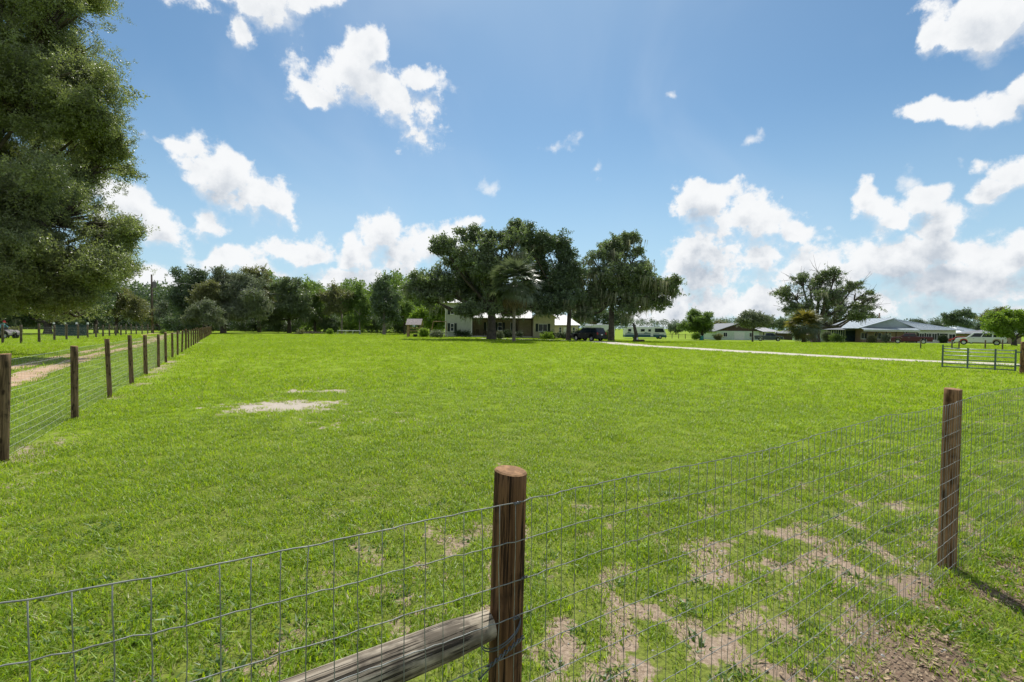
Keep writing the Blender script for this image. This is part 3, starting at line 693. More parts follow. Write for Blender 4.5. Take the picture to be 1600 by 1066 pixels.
# ------------------------------------------------------------------ fences
def post_mesh(name, mat, r, h, seed, n=20, rings=26, flat=0, bulge=.05, cap='end_grain'):
    q = np.random.RandomState(seed); v = []; f = []; fm = []
    ph = q.uniform(0, 6.28, 4)
    for i in range(rings + 1):
        z = -.25 + (h + .25) * i / rings
        for a in range(n):
            th = 2 * PI * a / n
            k = 1 + bulge * (math.sin(th * 2 + ph[0] + z * 1.1) * .5 + math.sin(th * 3 + ph[1] - z * 2.3) * .35 + .5 * (vnoise(th * 3.2 + seed, z * 7 + seed) - .5)) + .05 * (1 - z / h)
            x, y = r * k * math.cos(th), r * k * math.sin(th)
            if flat: y = max(y, -r * flat); x = max(-r * .97, min(r * .97, x))
            v.append((x, y, z + (.004 * math.sin(th + ph[2]) if i == rings else 0)))
    for i in range(rings):
        for a in range(n): f.append((i*n+a, i*n+(a+1)%n, (i+1)*n+(a+1)%n, (i+1)*n+a)); fm.append(0)
    k0 = len(v); top = rings * n
    for a in range(n): x, y, z = v[top + a]; v.append((x * .9, y * .9, z + .004))
    v.append((0, 0, h + .005))
    for a in range(n): f.append((top+a, top+(a+1)%n, k0+(a+1)%n, k0+a)); fm.append(1); f.append((k0+a, k0+(a+1)%n, k0+n)); fm.append(1)
    me = bpy.data.meshes.new(name); me.from_pydata(v, [], f); me.materials.append(M[mat]); me.materials.append(M[cap])
    me.polygons.foreach_set('material_index', fm); me.polygons.foreach_set('use_smooth', [m == 0 for m in fm]); return me
def line_pt(t, off=0): p = FO + FD * t + FN * off; return p
def ztop(t): return 1.215 + .052 * max(0, -t) / .9 * .9
def front_fence():
    root = thing('wire_fence', 'galvanised wire mesh fence on round brown posts across the foreground', 'fence', (0, 0, 0))
    def lp(x, y, z): return (x, y, z)
    specs = [(-3.77, .048, 1.33, 'wood_corner', (0, 0), 3, 0), (0.0, .044, 1.283, 'wood_corner', (-.034, .0), 1, 0), (3.77, .056, 1.27, 'wood_line', (.006, .0), 4, .62), (7.54, .062, 1.27, 'wood_line', (0, 0), 6, 0)]
    labs = {1: 'dark brown round post standing nearest the camera with a grey rail and twisted wire', 2: 'lighter brown flat-faced post at the right, wire drawn tight over it'}
    for i, (t, r, h, mt, ln, sd_, fl) in enumerate(specs):
        p = line_pt(t, r + .006); me = post_mesh('fence_post', mt, r, h, sd_, 28, 40, fl, .06 if not fl else .04)
        o = link('fence_post', me, root, (p[0], p[1], tz(*p))); o.rotation_euler = (ln[1], -ln[0], math.atan2(FD[1], FD[0]) if fl else sd_)
        if i in labs: o['label'] = labs[i]
    q = np.random.RandomState(2)
    t0, t1 = -3.77, 7.54; nv = int((t1 - t0) / .0508)
    tv = [t0 + .02 + k * .0508 for k in range(nv)]
    def sway(t, z):                    # slack in the mesh between posts
        return .012 * math.sin(t * 1.9 + z * 2) * math.sin(PI * ((t % 3.77) / 3.77))
    zt = lambda t: ztop(t) + .010 * math.sin(t * 3.1 + 1) + (.012 * math.exp(-((t - 2.35) / .12) ** 2))
    for k in range(13):
        pts = []; dz = .1016 * k
        for t in tv:
            kk = q.normal() * .0011
            z = zt(t) - dz - (.006 * math.sin(t * 2.3 + k)) * (k % 3) / 2
            o = sway(t, dz); near = [abs(t - s[0]) for s in specs]; o = o * min(1, min(near) / .3)
            p = line_pt(t, -.003 - abs(o)); pts.append((p[0], p[1], z + tz(*p) * 0 + kk)); 
            p2 = line_pt(t + .0254, -.003 - abs(o)); pts.append((p2[0], p2[1], z + kk + .0012 * (1 if k % 2 else -1)))
        MB().tube(pts, .00135 if k not in (0, 12) else .0016, 5).build('horizontal_wire', 'wire', root, smooth=True)
    vm = []
    for s_ in range(8):
        pts = []; a, b = q.normal(size=2) * .0025
        for j in range(26):
            u = j / 25; pts.append((q.normal() * .0007 + a * math.sin(u * 5), q.normal() * .0007, -1.22 * u))
        vm.append(MB().tube(pts, .00115, 4).mesh('vertical_wire', 'wire', True))
    for k, t in enumerate(tv):
        o = sway(t, .6); near = min(abs(t - s[0]) for s in specs); o *= min(1, near / .3); p = line_pt(t, -.0055 - abs(o))
        w = link('vertical_wire', vm[k % 8], root, (p[0], p[1], zt(t))); w.rotation_euler = (q.normal() * .003, q.normal() * .006, q.uniform(0, 6))
    # knots that tie the wires to the corner post, and staples
    for (t, r) in ((0.0, .044), (3.77, .056)):
        for k in range(0, 12, 2 if t else 1):
            if not t and k in (1, 4, 6): continue
            tt = t + (.012 + .012 * (k % 3) if not t else r * .85); p = line_pt(tt, -.007); z = zt(t) - .1016 * k
            mb = MB(); u = [(p[0] + FD[0] * d - FN[0] * .003 * math.cos(d * 900), p[1] + FD[1] * d - FN[1] * .003, z + .0035 * math.sin(d * 900)) for d in np.linspace(-.009, .009, 12)]
            mb.tube(u, .0022, 5).build('wire_clip', 'clip', root, smooth=True)
    # grey round brace rail let into the corner post
    zr = .885; a = line_pt(-.035, .05); b = line_pt(-3.40, .05); pts = []; rs = []
    for j in range(31):
        u = j / 30; pts.append((a[0] + (b[0]-a[0])*u + q.normal()*.0012, a[1] + (b[1]-a[1])*u + q.normal()*.0012, zr - .02 * u + .006 * math.sin(u * 7))); rs.append((.043 + .014 * u) * (1 + .05 * math.sin(u * 11) + q.normal() * .012) * (.82 if j == 0 else 1))
    me = MB().tube([(0, 0, 0)] and [(0, 0, -3.36 * j / 30) for j in range(31)], rs, 22).mesh('brace_rail', 'wood_rail', True)
    for vtx in me.vertices:
        th = math.atan2(vtx.co.y, vtx.co.x); k = 1 + .07 * (float(vnoise(th * 2 + 9, vtx.co.z * 3 + 40)) - .5) + .05 * math.sin(2 * th + 1); vtx.co.x *= k; vtx.co.y *= k
    o = link('brace_rail', me, root, (a[0], a[1], zr)); d = Vector((a[0]-b[0], a[1]-b[1], .03)).normalized(); o.rotation_euler = d.to_track_quat('Z', 'Y').to_euler()
    # brace wire: a loop sagging round the post and a twisted tail under the rail
    c = line_pt(0, .05); mb = MB()
    for off, ph in ((0, 0), (.007, .8)):
        mb.tube([(c[0] + .0535 * math.cos(th), c[1] + .0535 * math.sin(th), .855 + off + .032 * math.cos(th - .35)) for th in np.linspace(0, 2*PI, 40)], .0019, 5, False)
    s0 = line_pt(.035, -.010); s1 = line_pt(-.075, -.008)
    for ph in (0, PI):
        pts = []
        for j in range(50):
            u = j / 49; th = u * 26 + ph; pts.append((s0[0] + (s1[0]-s0[0])*u + math.cos(th)*.0035*FN[0], s0[1] + (s1[1]-s0[1])*u + math.cos(th)*.0035*FN[1], .862 - .045 * u + .0038 * math.sin(th)))
        mb.tube(pts, .0021, 5)
    e = line_pt(-.085, -.008); mb.tube([tuple(pts[-1]), (e[0]-.012, e[1]-.01, .80), (e[0]-.006, e[1]-.004, .788)], .002, 5)
    mb.build('brace_wire', 'clip', root, smooth=True)
front_fence()

def mesh_panel(root, A, B, n_rows, step, top, vstep, rr, name='wire_mesh', hang=0.0):
    mb = MB(); A = np.array(A); B = np.array(B); L = np.linalg.norm(B - A); D = (B - A) / L; ns = max(2, int(L / 1.0))
    for k in range(n_rows):
        pts = [(*(A + D * L * j / ns), tz(*(A + D * L * j / ns)) + top - step * k + .006 * math.sin(j * 1.7 + k)) for j in range(ns + 1)]; mb.tube(pts, rr, 3, False)
    if vstep:
        for j in range(int(L / vstep)):
            p = A + D * vstep * j; z = tz(*p); mb.tube([(p[0], p[1], z + top), (p[0], p[1], z + top - step * (n_rows - 1))], rr * .8, 3, False)
    o = mb.build(name, 'wire_old', root); tag(o, kind='stuff'); return o
def left_fence():
    root = thing('wire_fence', 'long wire mesh fence on round brown posts running down the left side to the trees', 'fence', (0, 0, 0))
    mm = [post_mesh('fence_post', 'wood_left', .049, 1.31, 20 + k, 14, 14, 0, .10) for k in range(6)]
    r = np.random.RandomState(4); ys = [3.1] + [5.77 + 2.53 * k for k in range(32)]
    for k, y in enumerate(ys):
        y += r.normal() * .12 if k > 1 else 0; x = -2.66 - .595 * y - (.06 if k == 1 else 0); o = link('fence_post', mm[k % 6], root, (x, y, tz(x, y)))
        o.rotation_euler = (r.normal() * .015, r.normal() * .02, r.uniform(0, 6)); s_ = 1 + r.normal() * .04; o.scale = (s_ * r.uniform(.9, 1.08), s_, 1 + r.normal() * .022)
    off = np.array([-.07, -.04])
    mesh_panel(root, np.array([-2.66 - .595*3.1, 3.1]) + off, np.array([-2.66 - .595*22, 22]) + off, 13, .1, 1.22, .0508, .0016)
    mesh_panel(root, np.array([-2.66 - .595*22, 22]) + off, np.array([-2.66 - .595*50, 50]) + off, 9, .15, 1.22, .15, .0015)
    mesh_panel(root, np.array([-2.66 - .595*50, 50]) + off, np.array([-2.66 - .595*84, 84]) + off, 6, .23, 1.22, .6, .0025)
left_fence()
def pasture_fence():
    root = thing('wire_fence', 'weathered grey post and wire fence on the far side of the dirt track', 'fence', (0, 0, 0))
    pts = [base(4, 39), base(33, 39.5), base(61, 40.5), base(85, 45), base(104, 48.5), base(122, 51.5), base(137, 55)] + [base(p, y) for p, y in ((150, 58), (161, 60), (171, 63), (181, 65), (189, 67), (197, 70), (205, 72), (213, 75), (222, 78), (231, 81), (240, 84))]
    mm = [post_mesh('fence_post', 'wood_far', .085, 1.62, 60 + k, 9, 6, 0, .16, 'wood_far') for k in range(4)]
    for k, p in enumerate(pts):
        o = link('fence_post', mm[k % 4], root, tuple(p), k * 1.3); o.scale = (1, 1, R.uniform(.9, 1.04))
    A = [p.to_2d() for p in pts]
    for a, b in zip(A[:-1], A[1:]): mesh_panel(root, (a.x, a.y), (b.x, b.y), 8, .17, 1.25, .3, .0022)
pasture_fence()

def gate():
    A = base(1590, 19.4); B = base(1474, 21.2); L = (B - A).length; a = math.atan2(B.y - A.y, B.x - A.x)
    p = base(1596, 19.3); o = link('gate_post', post_mesh('gate_post', 'wood_line', .125, 1.30, 91, 18, 14, 0, .06)); o.location = (p.x + .16, p.y, p.z)
    tag(o, 'thick weathered wooden post carrying the metal farm gate', 'post')
    root = thing('farm_gate', 'open metal tube farm gate beside the shell driveway', 'gate', A, a)
    z0, z1 = .14, .98; zs = [z0, z0 + .15, z0 + .32, z0 + .50, z0 + .66, z1 - .05]
    for k, z in enumerate(zs):
        MB().tube([(0.03, 0, z), (L, 0, z)], .020 if k else .022, 8).build('rail', 'gate_pale' if k > 2 else 'gate_steel', root, smooth=True)
    for x in (0.03, L * .27, L * .64, L): MB().box(x - .028, -.026, z0 - .04, x + .028, .026, z1 if x < L else z1 + .12).build('upright', 'gate_steel', root)
    MB().tube([(L, 0, z1 + .05), (L - .25, 0, z1 + .04), (L - .55, 0, z1 - .03)], .016, 6).build('latch_bar', 'gate_steel', root)
    for z in (.3, .85): MB().box(-.12, -.02, z, .03, .02, z + .05).build('hinge', 'gate_steel', root)
gate()
for k, (px, Y, h, lab) in enumerate(((1439, 47, .9, 'short pale wooden post in the grass in front of the maroon pickup'), (1488, 45, .75, 'low dark post in the grass left of the farm gate top'), (1499, 46, .8, 'dark post near the front wheel of the white van-like vehicle'), (1540, 47, .9, 'dark post below the middle of the white vehicle'), (1567, 45, 1.0, 'dark post behind the gate near its hinge side'))):
    p = base(px, Y); o = link('field_post', post_mesh('field_post', 'wood_far', .055, h, 70 + k, 9, 5, 0, .1, 'wood_far'), None, tuple(p)); tag(o, lab, 'post', 'short posts in the far field')

# far rail fence beyond the motorhome
def far_fence():
    root = thing('pasture_fence', 'low post and rail fence across the far pasture right of the motorhome', 'fence', (0, 0, 0))
    A = base(1040, 135); B = base(1125, 128); me = post_mesh('fence_post', 'wood_far', .09, 1.35, 88, 7, 4, 0, .1, 'wood_far')
    for k in range(9):
        p = A.lerp(B, k / 8); link('fence_post', me, root, (p.x, p.y, tz(p.x, p.y)))
    for z in (.5, .95, 1.25): MB().tube([(A.x, A.y, tz(A.x, A.y) + z), (B.x, B.y, tz(B.x, B.y) + z)], .035, 5).build('rail', 'wood_far', root)
far_fence()

# ------------------------------------------------------------------ buildings
def window(root, cx, z0, w, h, y, shutters=True, cols=1, rows=2, sh='shutter', frame='trim'):
    """a window on a wall whose face looks towards -y at depth y"""
    f = MB(); t = .07
    f.box(cx-w/2, y-.07, z0, cx-w/2+t, y+.02, z0+h).box(cx+w/2-t, y-.07, z0, cx+w/2, y+.02, z0+h).box(cx-w/2+t, y-.07, z0, cx+w/2-t, y+.02, z0+t).box(cx-w/2+t, y-.07, z0+h-t, cx+w/2-t, y+.02, z0+h)
    for i in range(1, cols): x = cx - w/2 + w*i/cols; f.box(x-.025, y-.05, z0+t, x+.025, y+.0, z0+h-t)
    for j in range(1, rows): z = z0 + h*j/rows; f.box(cx-w/2+t, y-.055, z-.025, cx+w/2-t, y-.004, z+.025)
    wn = f.build('window', frame, root); MB().box(cx-w/2+t, y-.03, z0+t, cx+w/2-t, y-.012, z0+h-t).build('pane', 'glass', wn)
    MB().box(cx-w/2-.06, y-.11, z0-.06, cx+w/2+.06, y+.02, z0-.003).build('sill', frame, wn)
    if shutters:
        for s in (-1, 1):
            x = cx + s * (w/2 + .24); sm = MB(); sm.box(x-.2, y-.05, z0-.02, x+.2, y+.01, z0+h+.02)
            for j in range(8): zz = z0 + h * (j + .5) / 8; sm.box(x-.15, y-.065, zz-.04, x+.15, y-.052, zz+.03)
            sm.build('shutter', sh, root)
    return wn
def slab(name, mat, root, quad, th=.10, ribs=0, ribh=.035):
    """a sloping roof sheet from 4 corners (eave-left, eave-right, ridge-right, ridge-left) with raised seams"""
    a, b, c, d = [Vector(p) for p in quad]; n = (b - a).cross(d - a).normalized(); mb = MB()
    if n.z < 0: n = -n
    mb.add([a, b, c, d, a + n*th, b + n*th, c + n*th, d + n*th], [(0,3,2,1),(4,5,6,7),(0,1,5,4),(1,2,6,5),(2,3,7,6),(3,0,4,7)])
    for k in range(1, ribs):
        u = k / ribs; p = a.lerp(b, u) + n*(th+.002); q_ = d.lerp(c, u) + n*(th+.002); s = (b - a).normalized() * .02
        mb.add([p - s, p + s, q_ + s, q_ - s, p - s*.5 + n*ribh, p + s*.5 + n*ribh, q_ + s*.5 + n*ribh, q_ - s*.5 + n*ribh], [(0,1,5,4),(1,2,6,5),(2,3,7,6),(3,0,4,7),(4,5,6,7)])
    return mb.build(name, mat, root)
def siding(mb, x0, x1, z0, z1, y, step=.2):          # lap boards proud of a wall face
    z = z0
    while z < z1 - .02: mb.add([(x0, y-.012, z), (x1, y-.012, z), (x1, y, min(z+step, z1)), (x0, y, min(z+step, z1)), (x0, y+.01, z), (x1, y+.01, z)], [(0,1,2,3),(0,4,5,1)]); z += step

def main_house():
    Y = 80; b = base(696, Y); h = thing('house', 'two storey grey-green house with white metal roof and long porch behind the big oak', 'house', b)
    s = 750 / Y
    # left two storey block
    w = MB(); w.box(0, 0, 0, 4.35, 9, 5.75); siding(w, .0, 4.35, 0, 5.75, -.003); w.build('wall', 'siding', h)
    g_ = MB(); g_.prism([(-.003, 5.75), (9.003, 5.75), (4.5, 8.0)], 'x', .02, .12); g_.build('gable', 'siding', h)
    for x in (0, 4.35): MB().box(x-.06, -.05, 0, x+.06, .05, 5.7).build('corner_board', 'trim', h)
    window(h, 1.12, .95, .62, 1.3, -.02); window(h, 1.12, 3.75, .62, 1.2, -.02)
    slab('roof', 'roof_white', h, [(-.4, -.45, 5.58), (4.5, -.45, 5.58), (4.5, 4.5, 8.1), (-.4, 4.5, 8.1)], .1, 12)
    slab('roof', 'roof_white', h, [(-.4, 9.45, 5.58), (4.5, 9.45, 5.58), (4.5, 4.5, 8.1), (-.4, 4.5, 8.1)], .1, 12)
    # middle: porch under the long sweep of roof
    MB().box(4.37, 3.2, 0, 14.6, 9, 4.6).build('wall', 'wall_tan', h)
    slab('roof', 'roof_white', h, [(4.55, -.3, 3.15), (14.4, -.3, 3.15), (14.4, 4.6, 6.5), (4.55, 4.6, 6.5)], .1, 26)
    slab('roof', 'roof_white', h, [(4.55, 9.4, 3.2), (14.4, 9.4, 3.2), (14.4, 4.6, 6.5), (4.55, 4.6, 6.5)], .1, 26)
    MB().box(4.4, -.1, -.1, 14.5, 3.18, .22).build('porch_floor', 'concrete', h)
    MB().box(4.4, -.12, 2.93, 14.5, .1, 3.13).build('porch_beam', 'dark_wood', h)
    for x in (4.6, 7.0, 9.5, 12.0, 14.35): MB().box(x-.07, -.08, .22, x+.07, .06, 2.93).build('porch_post', 'dark_wood', h)
    window(h, 7.1, 1.1, .9, 1.4, 3.18); window(h, 9.0, 1.1, .8, 1.4, 3.18)
    d = box('door', 'shutter', h, 10.9, 3.10, .22, 11.85, 3.19, 2.45); box('door_frame', 'trim', d, 10.8, 3.14, .22, 10.895, 3.2, 2.55); MB().tube([(11.0, 3.06, 1.25), (11.0, 3.0, 1.25), (11.08, 3.0, 1.25)], .02, 5).build('door_handle', 'chrome', d)
    window(h, 13.0, .6, 1.3, 1.8, 3.18, False, 2, 1)
    # porch side wall and projecting room with the shuttered window
    w = MB(); w.box(14.62, -1.2, 0, 18.1, 8.8, 3.35); siding(w, 14.62, 18.1, 0, 3.35, -1.203); w.build('wall', 'siding_cream', h)
    MB().box(12.3, 1.6, .22, 14.6, 1.75, 3.1).build('porch_screen', 'wall_tan', h)
    window(h, 16.15, 1.05, 1.5, 1.25, -1.22, True, 2, 1)
    gb = MB(); gb.prism([(14.62, 3.36), (18.1, 3.36), (16.36, 4.75)], 'y', -1.18, 8.6); gb.build('gable', 'siding_cream', h)
    slab('roof', 'roof_white', h, [(14.3, -1.6, 3.18), (14.3, 8.9, 3.18), (16.36, 8.9, 4.85), (16.36, -1.6, 4.85)], .09, 20)
    slab('roof', 'roof_white', h, [(18.42, -1.6, 3.18), (18.42, 8.9, 3.18), (16.36, 8.9, 4.85), (16.36, -1.6, 4.85)], .09, 20)
    ch = MB().box(13.4, 6, 5, 14.1, 6.7, 7.3).build('chimney', 'wall_brick', h); MB().box(13.32, 5.92, 7.3, 14.18, 6.78, 7.42).build('cap', 'concrete', ch)
    return h
main_house()
def porch_chair(px, Y, lab):
    p = base(px, Y); c = thing('porch_chair', lab, 'chair', (p.x, p.y, p.z + .22), R.uniform(-.4, .4), 'dark chairs on the porch')
    MB().box(-.25, -.25, .40, .25, .25, .45).build('seat', 'dark_wood', c)
    bk = MB()
    for k in range(4): bk.box(-.23 + .13 * k, .22, .46, -.16 + .13 * k, .26, 1.0)
    bk.box(-.25, .21, .98, .25, .27, 1.05); bk.build('backrest', 'dark_wood', c)
    for x in (-.22, .22):
        for y in (-.22, .22): MB().box(x-.025, y-.025, 0, x+.025, y+.025, .40).build('leg', 'dark_wood', c)
    for x in (-.27, .27): MB().box(x-.03, -.26, .62, x+.03, .22, .66).build('armrest', 'dark_wood', c)
for px, lab in ((746, 'dark wooden chair on the porch nearest the two storey block'), (757, 'dark wooden chair on the porch just left of the big oak trunk'), (816, 'dark wooden chair on the porch right of the palm trunk'), (793, 'dark wooden chair on the porch between the oak trunk and the palm')): porch_chair(px, 81.5, lab)

def garage():
    Y = 90; b = base(866, Y); h = thing('garage', 'low cream garage with white hipped metal roof right of the main house', 'garage', b)
    wd = X(903, Y) - b.x
    w = MB(); w.box(0, 0, 0, wd, 7, 2.5); siding(w, 0, wd, 0, 2.5, -.003); w.build('wall', 'siding_cream', h)
    e = .45
    slab('roof', 'roof_white', h, [(-e, -e, 2.4), (wd+e, -e, 2.4), (wd-2.0, 3.5, 4.4), (-e, 3.5, 4.4)], .08, 14)
    slab('roof', 'roof_white', h, [(wd+e, -e, 2.4), (wd+e, 7+e, 2.4), (wd-1.99, 3.52, 4.4), (wd-1.99, 3.48, 4.4)], .08, 4)
    slab('roof', 'roof_white', h, [(-e, 7+e, 2.4), (wd+e, 7+e, 2.4), (wd-2.0, 3.5, 4.4), (-e, 3.5, 4.4)], .08, 14)
    window(h, 1.1, 1.0, .5, 1.1, -.02, False); window(h, wd-.8, .9, .5, 1.2, -.02, False)
    d = box('garage_door', 'trim', h, 1.7, -.06, .02, wd-1.4, .0, 2.1)
    for k in range(1, 4): box('panel', 'trim', d, 1.75, -.085, .06 + .52*(k-1), wd-1.45, -.062, .5 + .52*(k-1))
garage()
def carport():
    Y = 96; b = base(903, Y); h = thing('carport', 'open carport with sloping brown roof beside the cream garage', 'carport', b)
    wd = X(928, Y) - b.x; zl, zr = Z(903, 500, Y) - b.z, Z(928, 505.5, Y) - b.z
    slab('roof', 'gable_brown', h, [(-1, -.3, zl+.1), (wd+.4, -.3, zr), (wd+.4, 5, zr), (-1, 5, zl+.1)], .16, 0)
    for x in (.1, wd): 
        for y in (0, 4.6): MB().box(x-.07, y-.07, 0, x+.07, y+.07, (zl if x < 1 else zr) - .02).build('post', 'dark_wood', h)
carport()

def neighbour_brown():
    Y = 122; b = base(1119, Y); h = thing('house', 'low house with brown gable end and white walls behind the small grey-leaved tree', 'house', b)
    x2 = X(1186, Y) - b.x; xa = X(1149, Y) - b.x; ez = Z(1119, 517, Y) - b.z; rz = Z(1149, 505.8, Y) - b.z
    w = MB(); w.box(0, 0, 0, x2, 12, ez); siding(w, 0, x2, 0, ez, -.003, .3); w.build('wall', 'wall_mint', h)
    MB().prism([(0, ez), (x2, ez), (x2*.5, rz-.1)], 'y', 0, .3).build('gable', 'gable_brown', h)
    xm = x2 * .5
    slab('roof', 'roof_grey', h, [(-.7, -.6, ez-.25), (-.7, 12.4, ez-.25), (xm, 12.4, rz), (xm, -.6, rz)], .14, 0)
    slab('roof', 'roof_grey', h, [(x2+.7, -.6, ez-.25), (x2+.7, 12.4, ez-.25), (xm, 12.4, rz), (xm, -.6, rz)], .14, 0)
    xr = X(1226, Y) - b.x
    MB().box(x2+.01, 3, 0, xr-.8, 12, ez-.1).build('wall', 'wall_white', h)
    slab('roof', 'roof_white', h, [(x2-1.2, 2.0, ez-.2), (xr, 2.0, ez-.2), (xr-4.6, 7.5, rz-.2), (x2-1.2, 7.5, rz-.2)], .12, 12)
    slab('roof', 'roof_white', h, [(xr, 2.0, ez-.2), (xr, 13, ez-.2), (xr-4.58, 7.52, rz-.2), (xr-4.58, 7.48, rz-.2)], .12, 5)
    window(h, 2.3, .8, 1.0, 1.1, -.02, False, 2, 1); window(h, x2-2.0, .8, 1.0, 1.1, -.02, False, 2, 1)
    box('garage_door', 'trim', h, x2*.42, -.07, .02, x2*.42+2.6, -.005, 1.95)
    for x in (xr-.9, xr-4.2): MB().box(x-.08, 2.1, 0, x+.08, 2.26, ez-.22).build('porch_post', 'dark_wood', h)
neighbour_brown()
def neighbour_grey():
    Y = 104; b = base(1352, Y); h = thing('house', 'long low ranch house with blue-grey roofs, brick porch and white wing at the right', 'house', b)
    xx = lambda px: X(px, Y) - b.x
    zz = lambda px, py: Z(px, py, Y) - b.z
    x1, x2, x3 = xx(1360), xx(1437), xx(1500)
    ez = zz(1400, 515.5)
    MB().box(x1+.3, 3.0, 0, x2-1, 16, ez+.2).build('wall', 'wall_brick', h)
    w = MB(); w.box(x2, 1.0, 0, x3, 15, ez); siding(w, x2, x3, 0, ez, .997, .25); w.build('wall', 'wall_white', h)
    # broad gable over the porch, and the hipped roof of the wing behind it
    ax = xx(1399); az_ = zz(1399, 498.5)
    MB().prism([(xx(1346), ez+.15), (xx(1440), ez+.15), (ax, az_)], 'y', 1.0, 1.35).build('gable', 'roof_bluegrey', h)
    slab('roof', 'roof_bluegrey', h, [(xx(1342), .2, ez+.15), (xx(1342), 16, ez+.15), (ax, 16, az_+.1), (ax, .2, az_+.1)], .14, 10)
    slab('roof', 'roof_bluegrey', h, [(x3+1.0, .2, ez-.02), (x3+1.0, 16, ez-.02), (x3-4.5, 11, az_), (x3-4.5, 10.9, az_)], .14, 5)
    slab('roof', 'roof_bluegrey', h, [(xx(1440), .2, ez-.05), (x3+1.0, .2, ez-.02), (x3-4.5, 10.9, az_), (ax+.1, 1.5, az_+.1)], .14, 22)
    slab('porch_roof', 'roof_bluegrey', h, [(xx(1342), -1.6, ez-.15), (xx(1428), -1.6, ez-.15), (xx(1434), 1.0, ez+.45), (xx(1347), 1.0, ez+.45)], .12, 24)
    MB().box(xx(1342), -1.55, ez-.38, xx(1428), -1.35, ez-.17).build('porch_beam', 'roof_white', h)
    for px in (1347, 1362, 1377, 1392, 1408, 1424): MB().box(xx(px)-.08, -1.5, 0, xx(px)+.08, -1.35, ez-.4).build('porch_post', 'dark_wood', h)
    for px, wd in ((1366, 1.5), (1388, 1.6), (1404, 1.4)): window(h, xx(px), .7, wd, 1.4, 2.98, False, 2, 1)
    for px in (1446, 1457, 1466): window(h, xx(px), .6, 1.15, 1.5, .98, True, 2, 1)
    for px in (1478, 1484): d = box('door', 'shutter', h, xx(px)-.45, .93, .05, xx(px)+.4, .995, 2.05); MB().tube([(xx(px)-.3, .93, 1.0), (xx(px)-.3, .86, 1.0)], .03, 5).build('door_handle', 'chrome', d)
    window(h, xx(1494), .5, 1.5, 1.5, .98, False, 2, 1)
    vz = zz(1407, 488); p = MB().tube([(xx(1406), 6, az_-1), (xx(1406), 6, vz)], .14, 8).build('chimney', 'wall_brick', h)
    # lower mint wing to the left with its own roof
    a0, a1 = xx(1297), xx(1358)
    MB().box(a0, 6, 0, xx(1322), 14, ez-.15).build('wall', 'wall_mint', h)
    MB().box(xx(1322)+.02, 5.0, 0, x1+.25, 14, ez-.15).build('screen_room', 'dark_sheet', h)
    for k in range(7): x = xx(1323) + (xx(1345)-xx(1323))*k/6; MB().box(x-.05, 4.94, 0, x+.05, 4.99, ez-.2).build('screen_post', 'trim', h)
    slab('roof', 'roof_grey', h, [(a0-.6, 4.2, ez-.2), (a1, 4.2, ez-.2), (a1, 10, zz(1330, 506)), (a0+1.2, 10, zz(1330, 506))], .14, 0)
neighbour_grey()
def neighbour_far(px0, px1, Y, eave, ridge, lab, wall, roof):
    b = base(px0, Y); h = thing('house', lab, 'house', b); x1 = X(px1, Y) - b.x; ez = Z(px0, eave, Y) - b.z; rz = Z(px0, ridge, Y) - b.z
    w = MB(); w.box(0, 0, 0, x1, 9, ez); siding(w, 0, x1, 0, ez, -.003, .3); w.build('wall', wall, h)
    e = .6; i = min(4.5, x1 * .35)
    slab('roof', roof, h, [(-e, -e, ez-.1), (x1+e, -e, ez-.1), (x1-i, 4.5, rz), (i, 4.5, rz)], .12, 10)
    slab('roof', roof, h, [(x1+e, -e, ez-.1), (x1+e, 9+e, ez-.1), (x1-i+.01, 4.52, rz), (x1-i+.01, 4.48, rz)], .12, 3)
    slab('roof', roof, h, [(-e, -e, ez-.1), (-e, 9+e, ez-.1), (i-.01, 4.52, rz), (i-.01, 4.48, rz)], .12, 3)
    slab('roof', roof, h, [(-e, 9+e, ez-.1), (x1+e, 9+e, ez-.1), (x1-i, 4.52, rz), (i, 4.52, rz)], .12, 10)
    for k in range(2): window(h, x1*(.3+.4*k), .8, 1.0, 1.0, -.02, False, 2, 1)
    return h
neighbour_far(1507, 1541, 112, 521, 511.5, 'small house with pale grey hipped roof behind the white vehicle', 'wall_white', 'roof_bluegrey')
neighbour_far(1556, 1596, 100, 522, 516, 'low brown house half hidden under the bright tree at the right edge', 'wall_tan', 'roof_grey')
neighbour_far(1236, 1254, 128, 521, 517, 'small grey shed left of the short gold palm', 'dark_wood', 'roof_grey')

# ------------------------------------------------------------------ vehicles (built facing +x, width along y, wheels on z = 0)
def wheel(root, x, y, r, w=.22):
    s = 1 if y > 0 else -1; yo = y
    t = MB(); n = 20; prof = [(r*.62, -w/2), (r*.94, -w/2), (r, -w*.3), (r, w*.3), (r*.94, w/2), (r*.62, w/2)]
    vs = []; fs = []
    for i in range(n):
        th = 2*PI*i/n
        for (rr, yy) in prof: vs.append((x + rr*math.cos(th), yo + yy, r + rr*math.sin(th)))
    k = len(prof)
    for i in range(n):
        for j in range(k): a = i*k+j; b = i*k+(j+1)%k; c = ((i+1)%n)*k+(j+1)%k; d = ((i+1)%n)*k+j; fs.append((a,b,c,d))
    wh = t.add(vs, fs).build('wheel', 'tyre', root)
    m = MB(); m.disc((x, yo + s*w*.18, r), r*.61, .04, 16)
    for i in range(5):
        th = 2*PI*i/5; c, q_ = math.cos(th), math.sin(th); rr = r*.58; yy = yo + s*(w*.18+.021)
        m.add([(x - q_*.035, yy, r + c*.035), (x + q_*.035, yy, r - c*.035), (x + c*rr + q_*.03, yy + s*.03, r + q_*rr - c*.03), (x + c*rr - q_*.03, yy + s*.03, r + q_*rr + c*.03)], [(0,1,2,3)])
    m.build('rim', 'rim', wh)
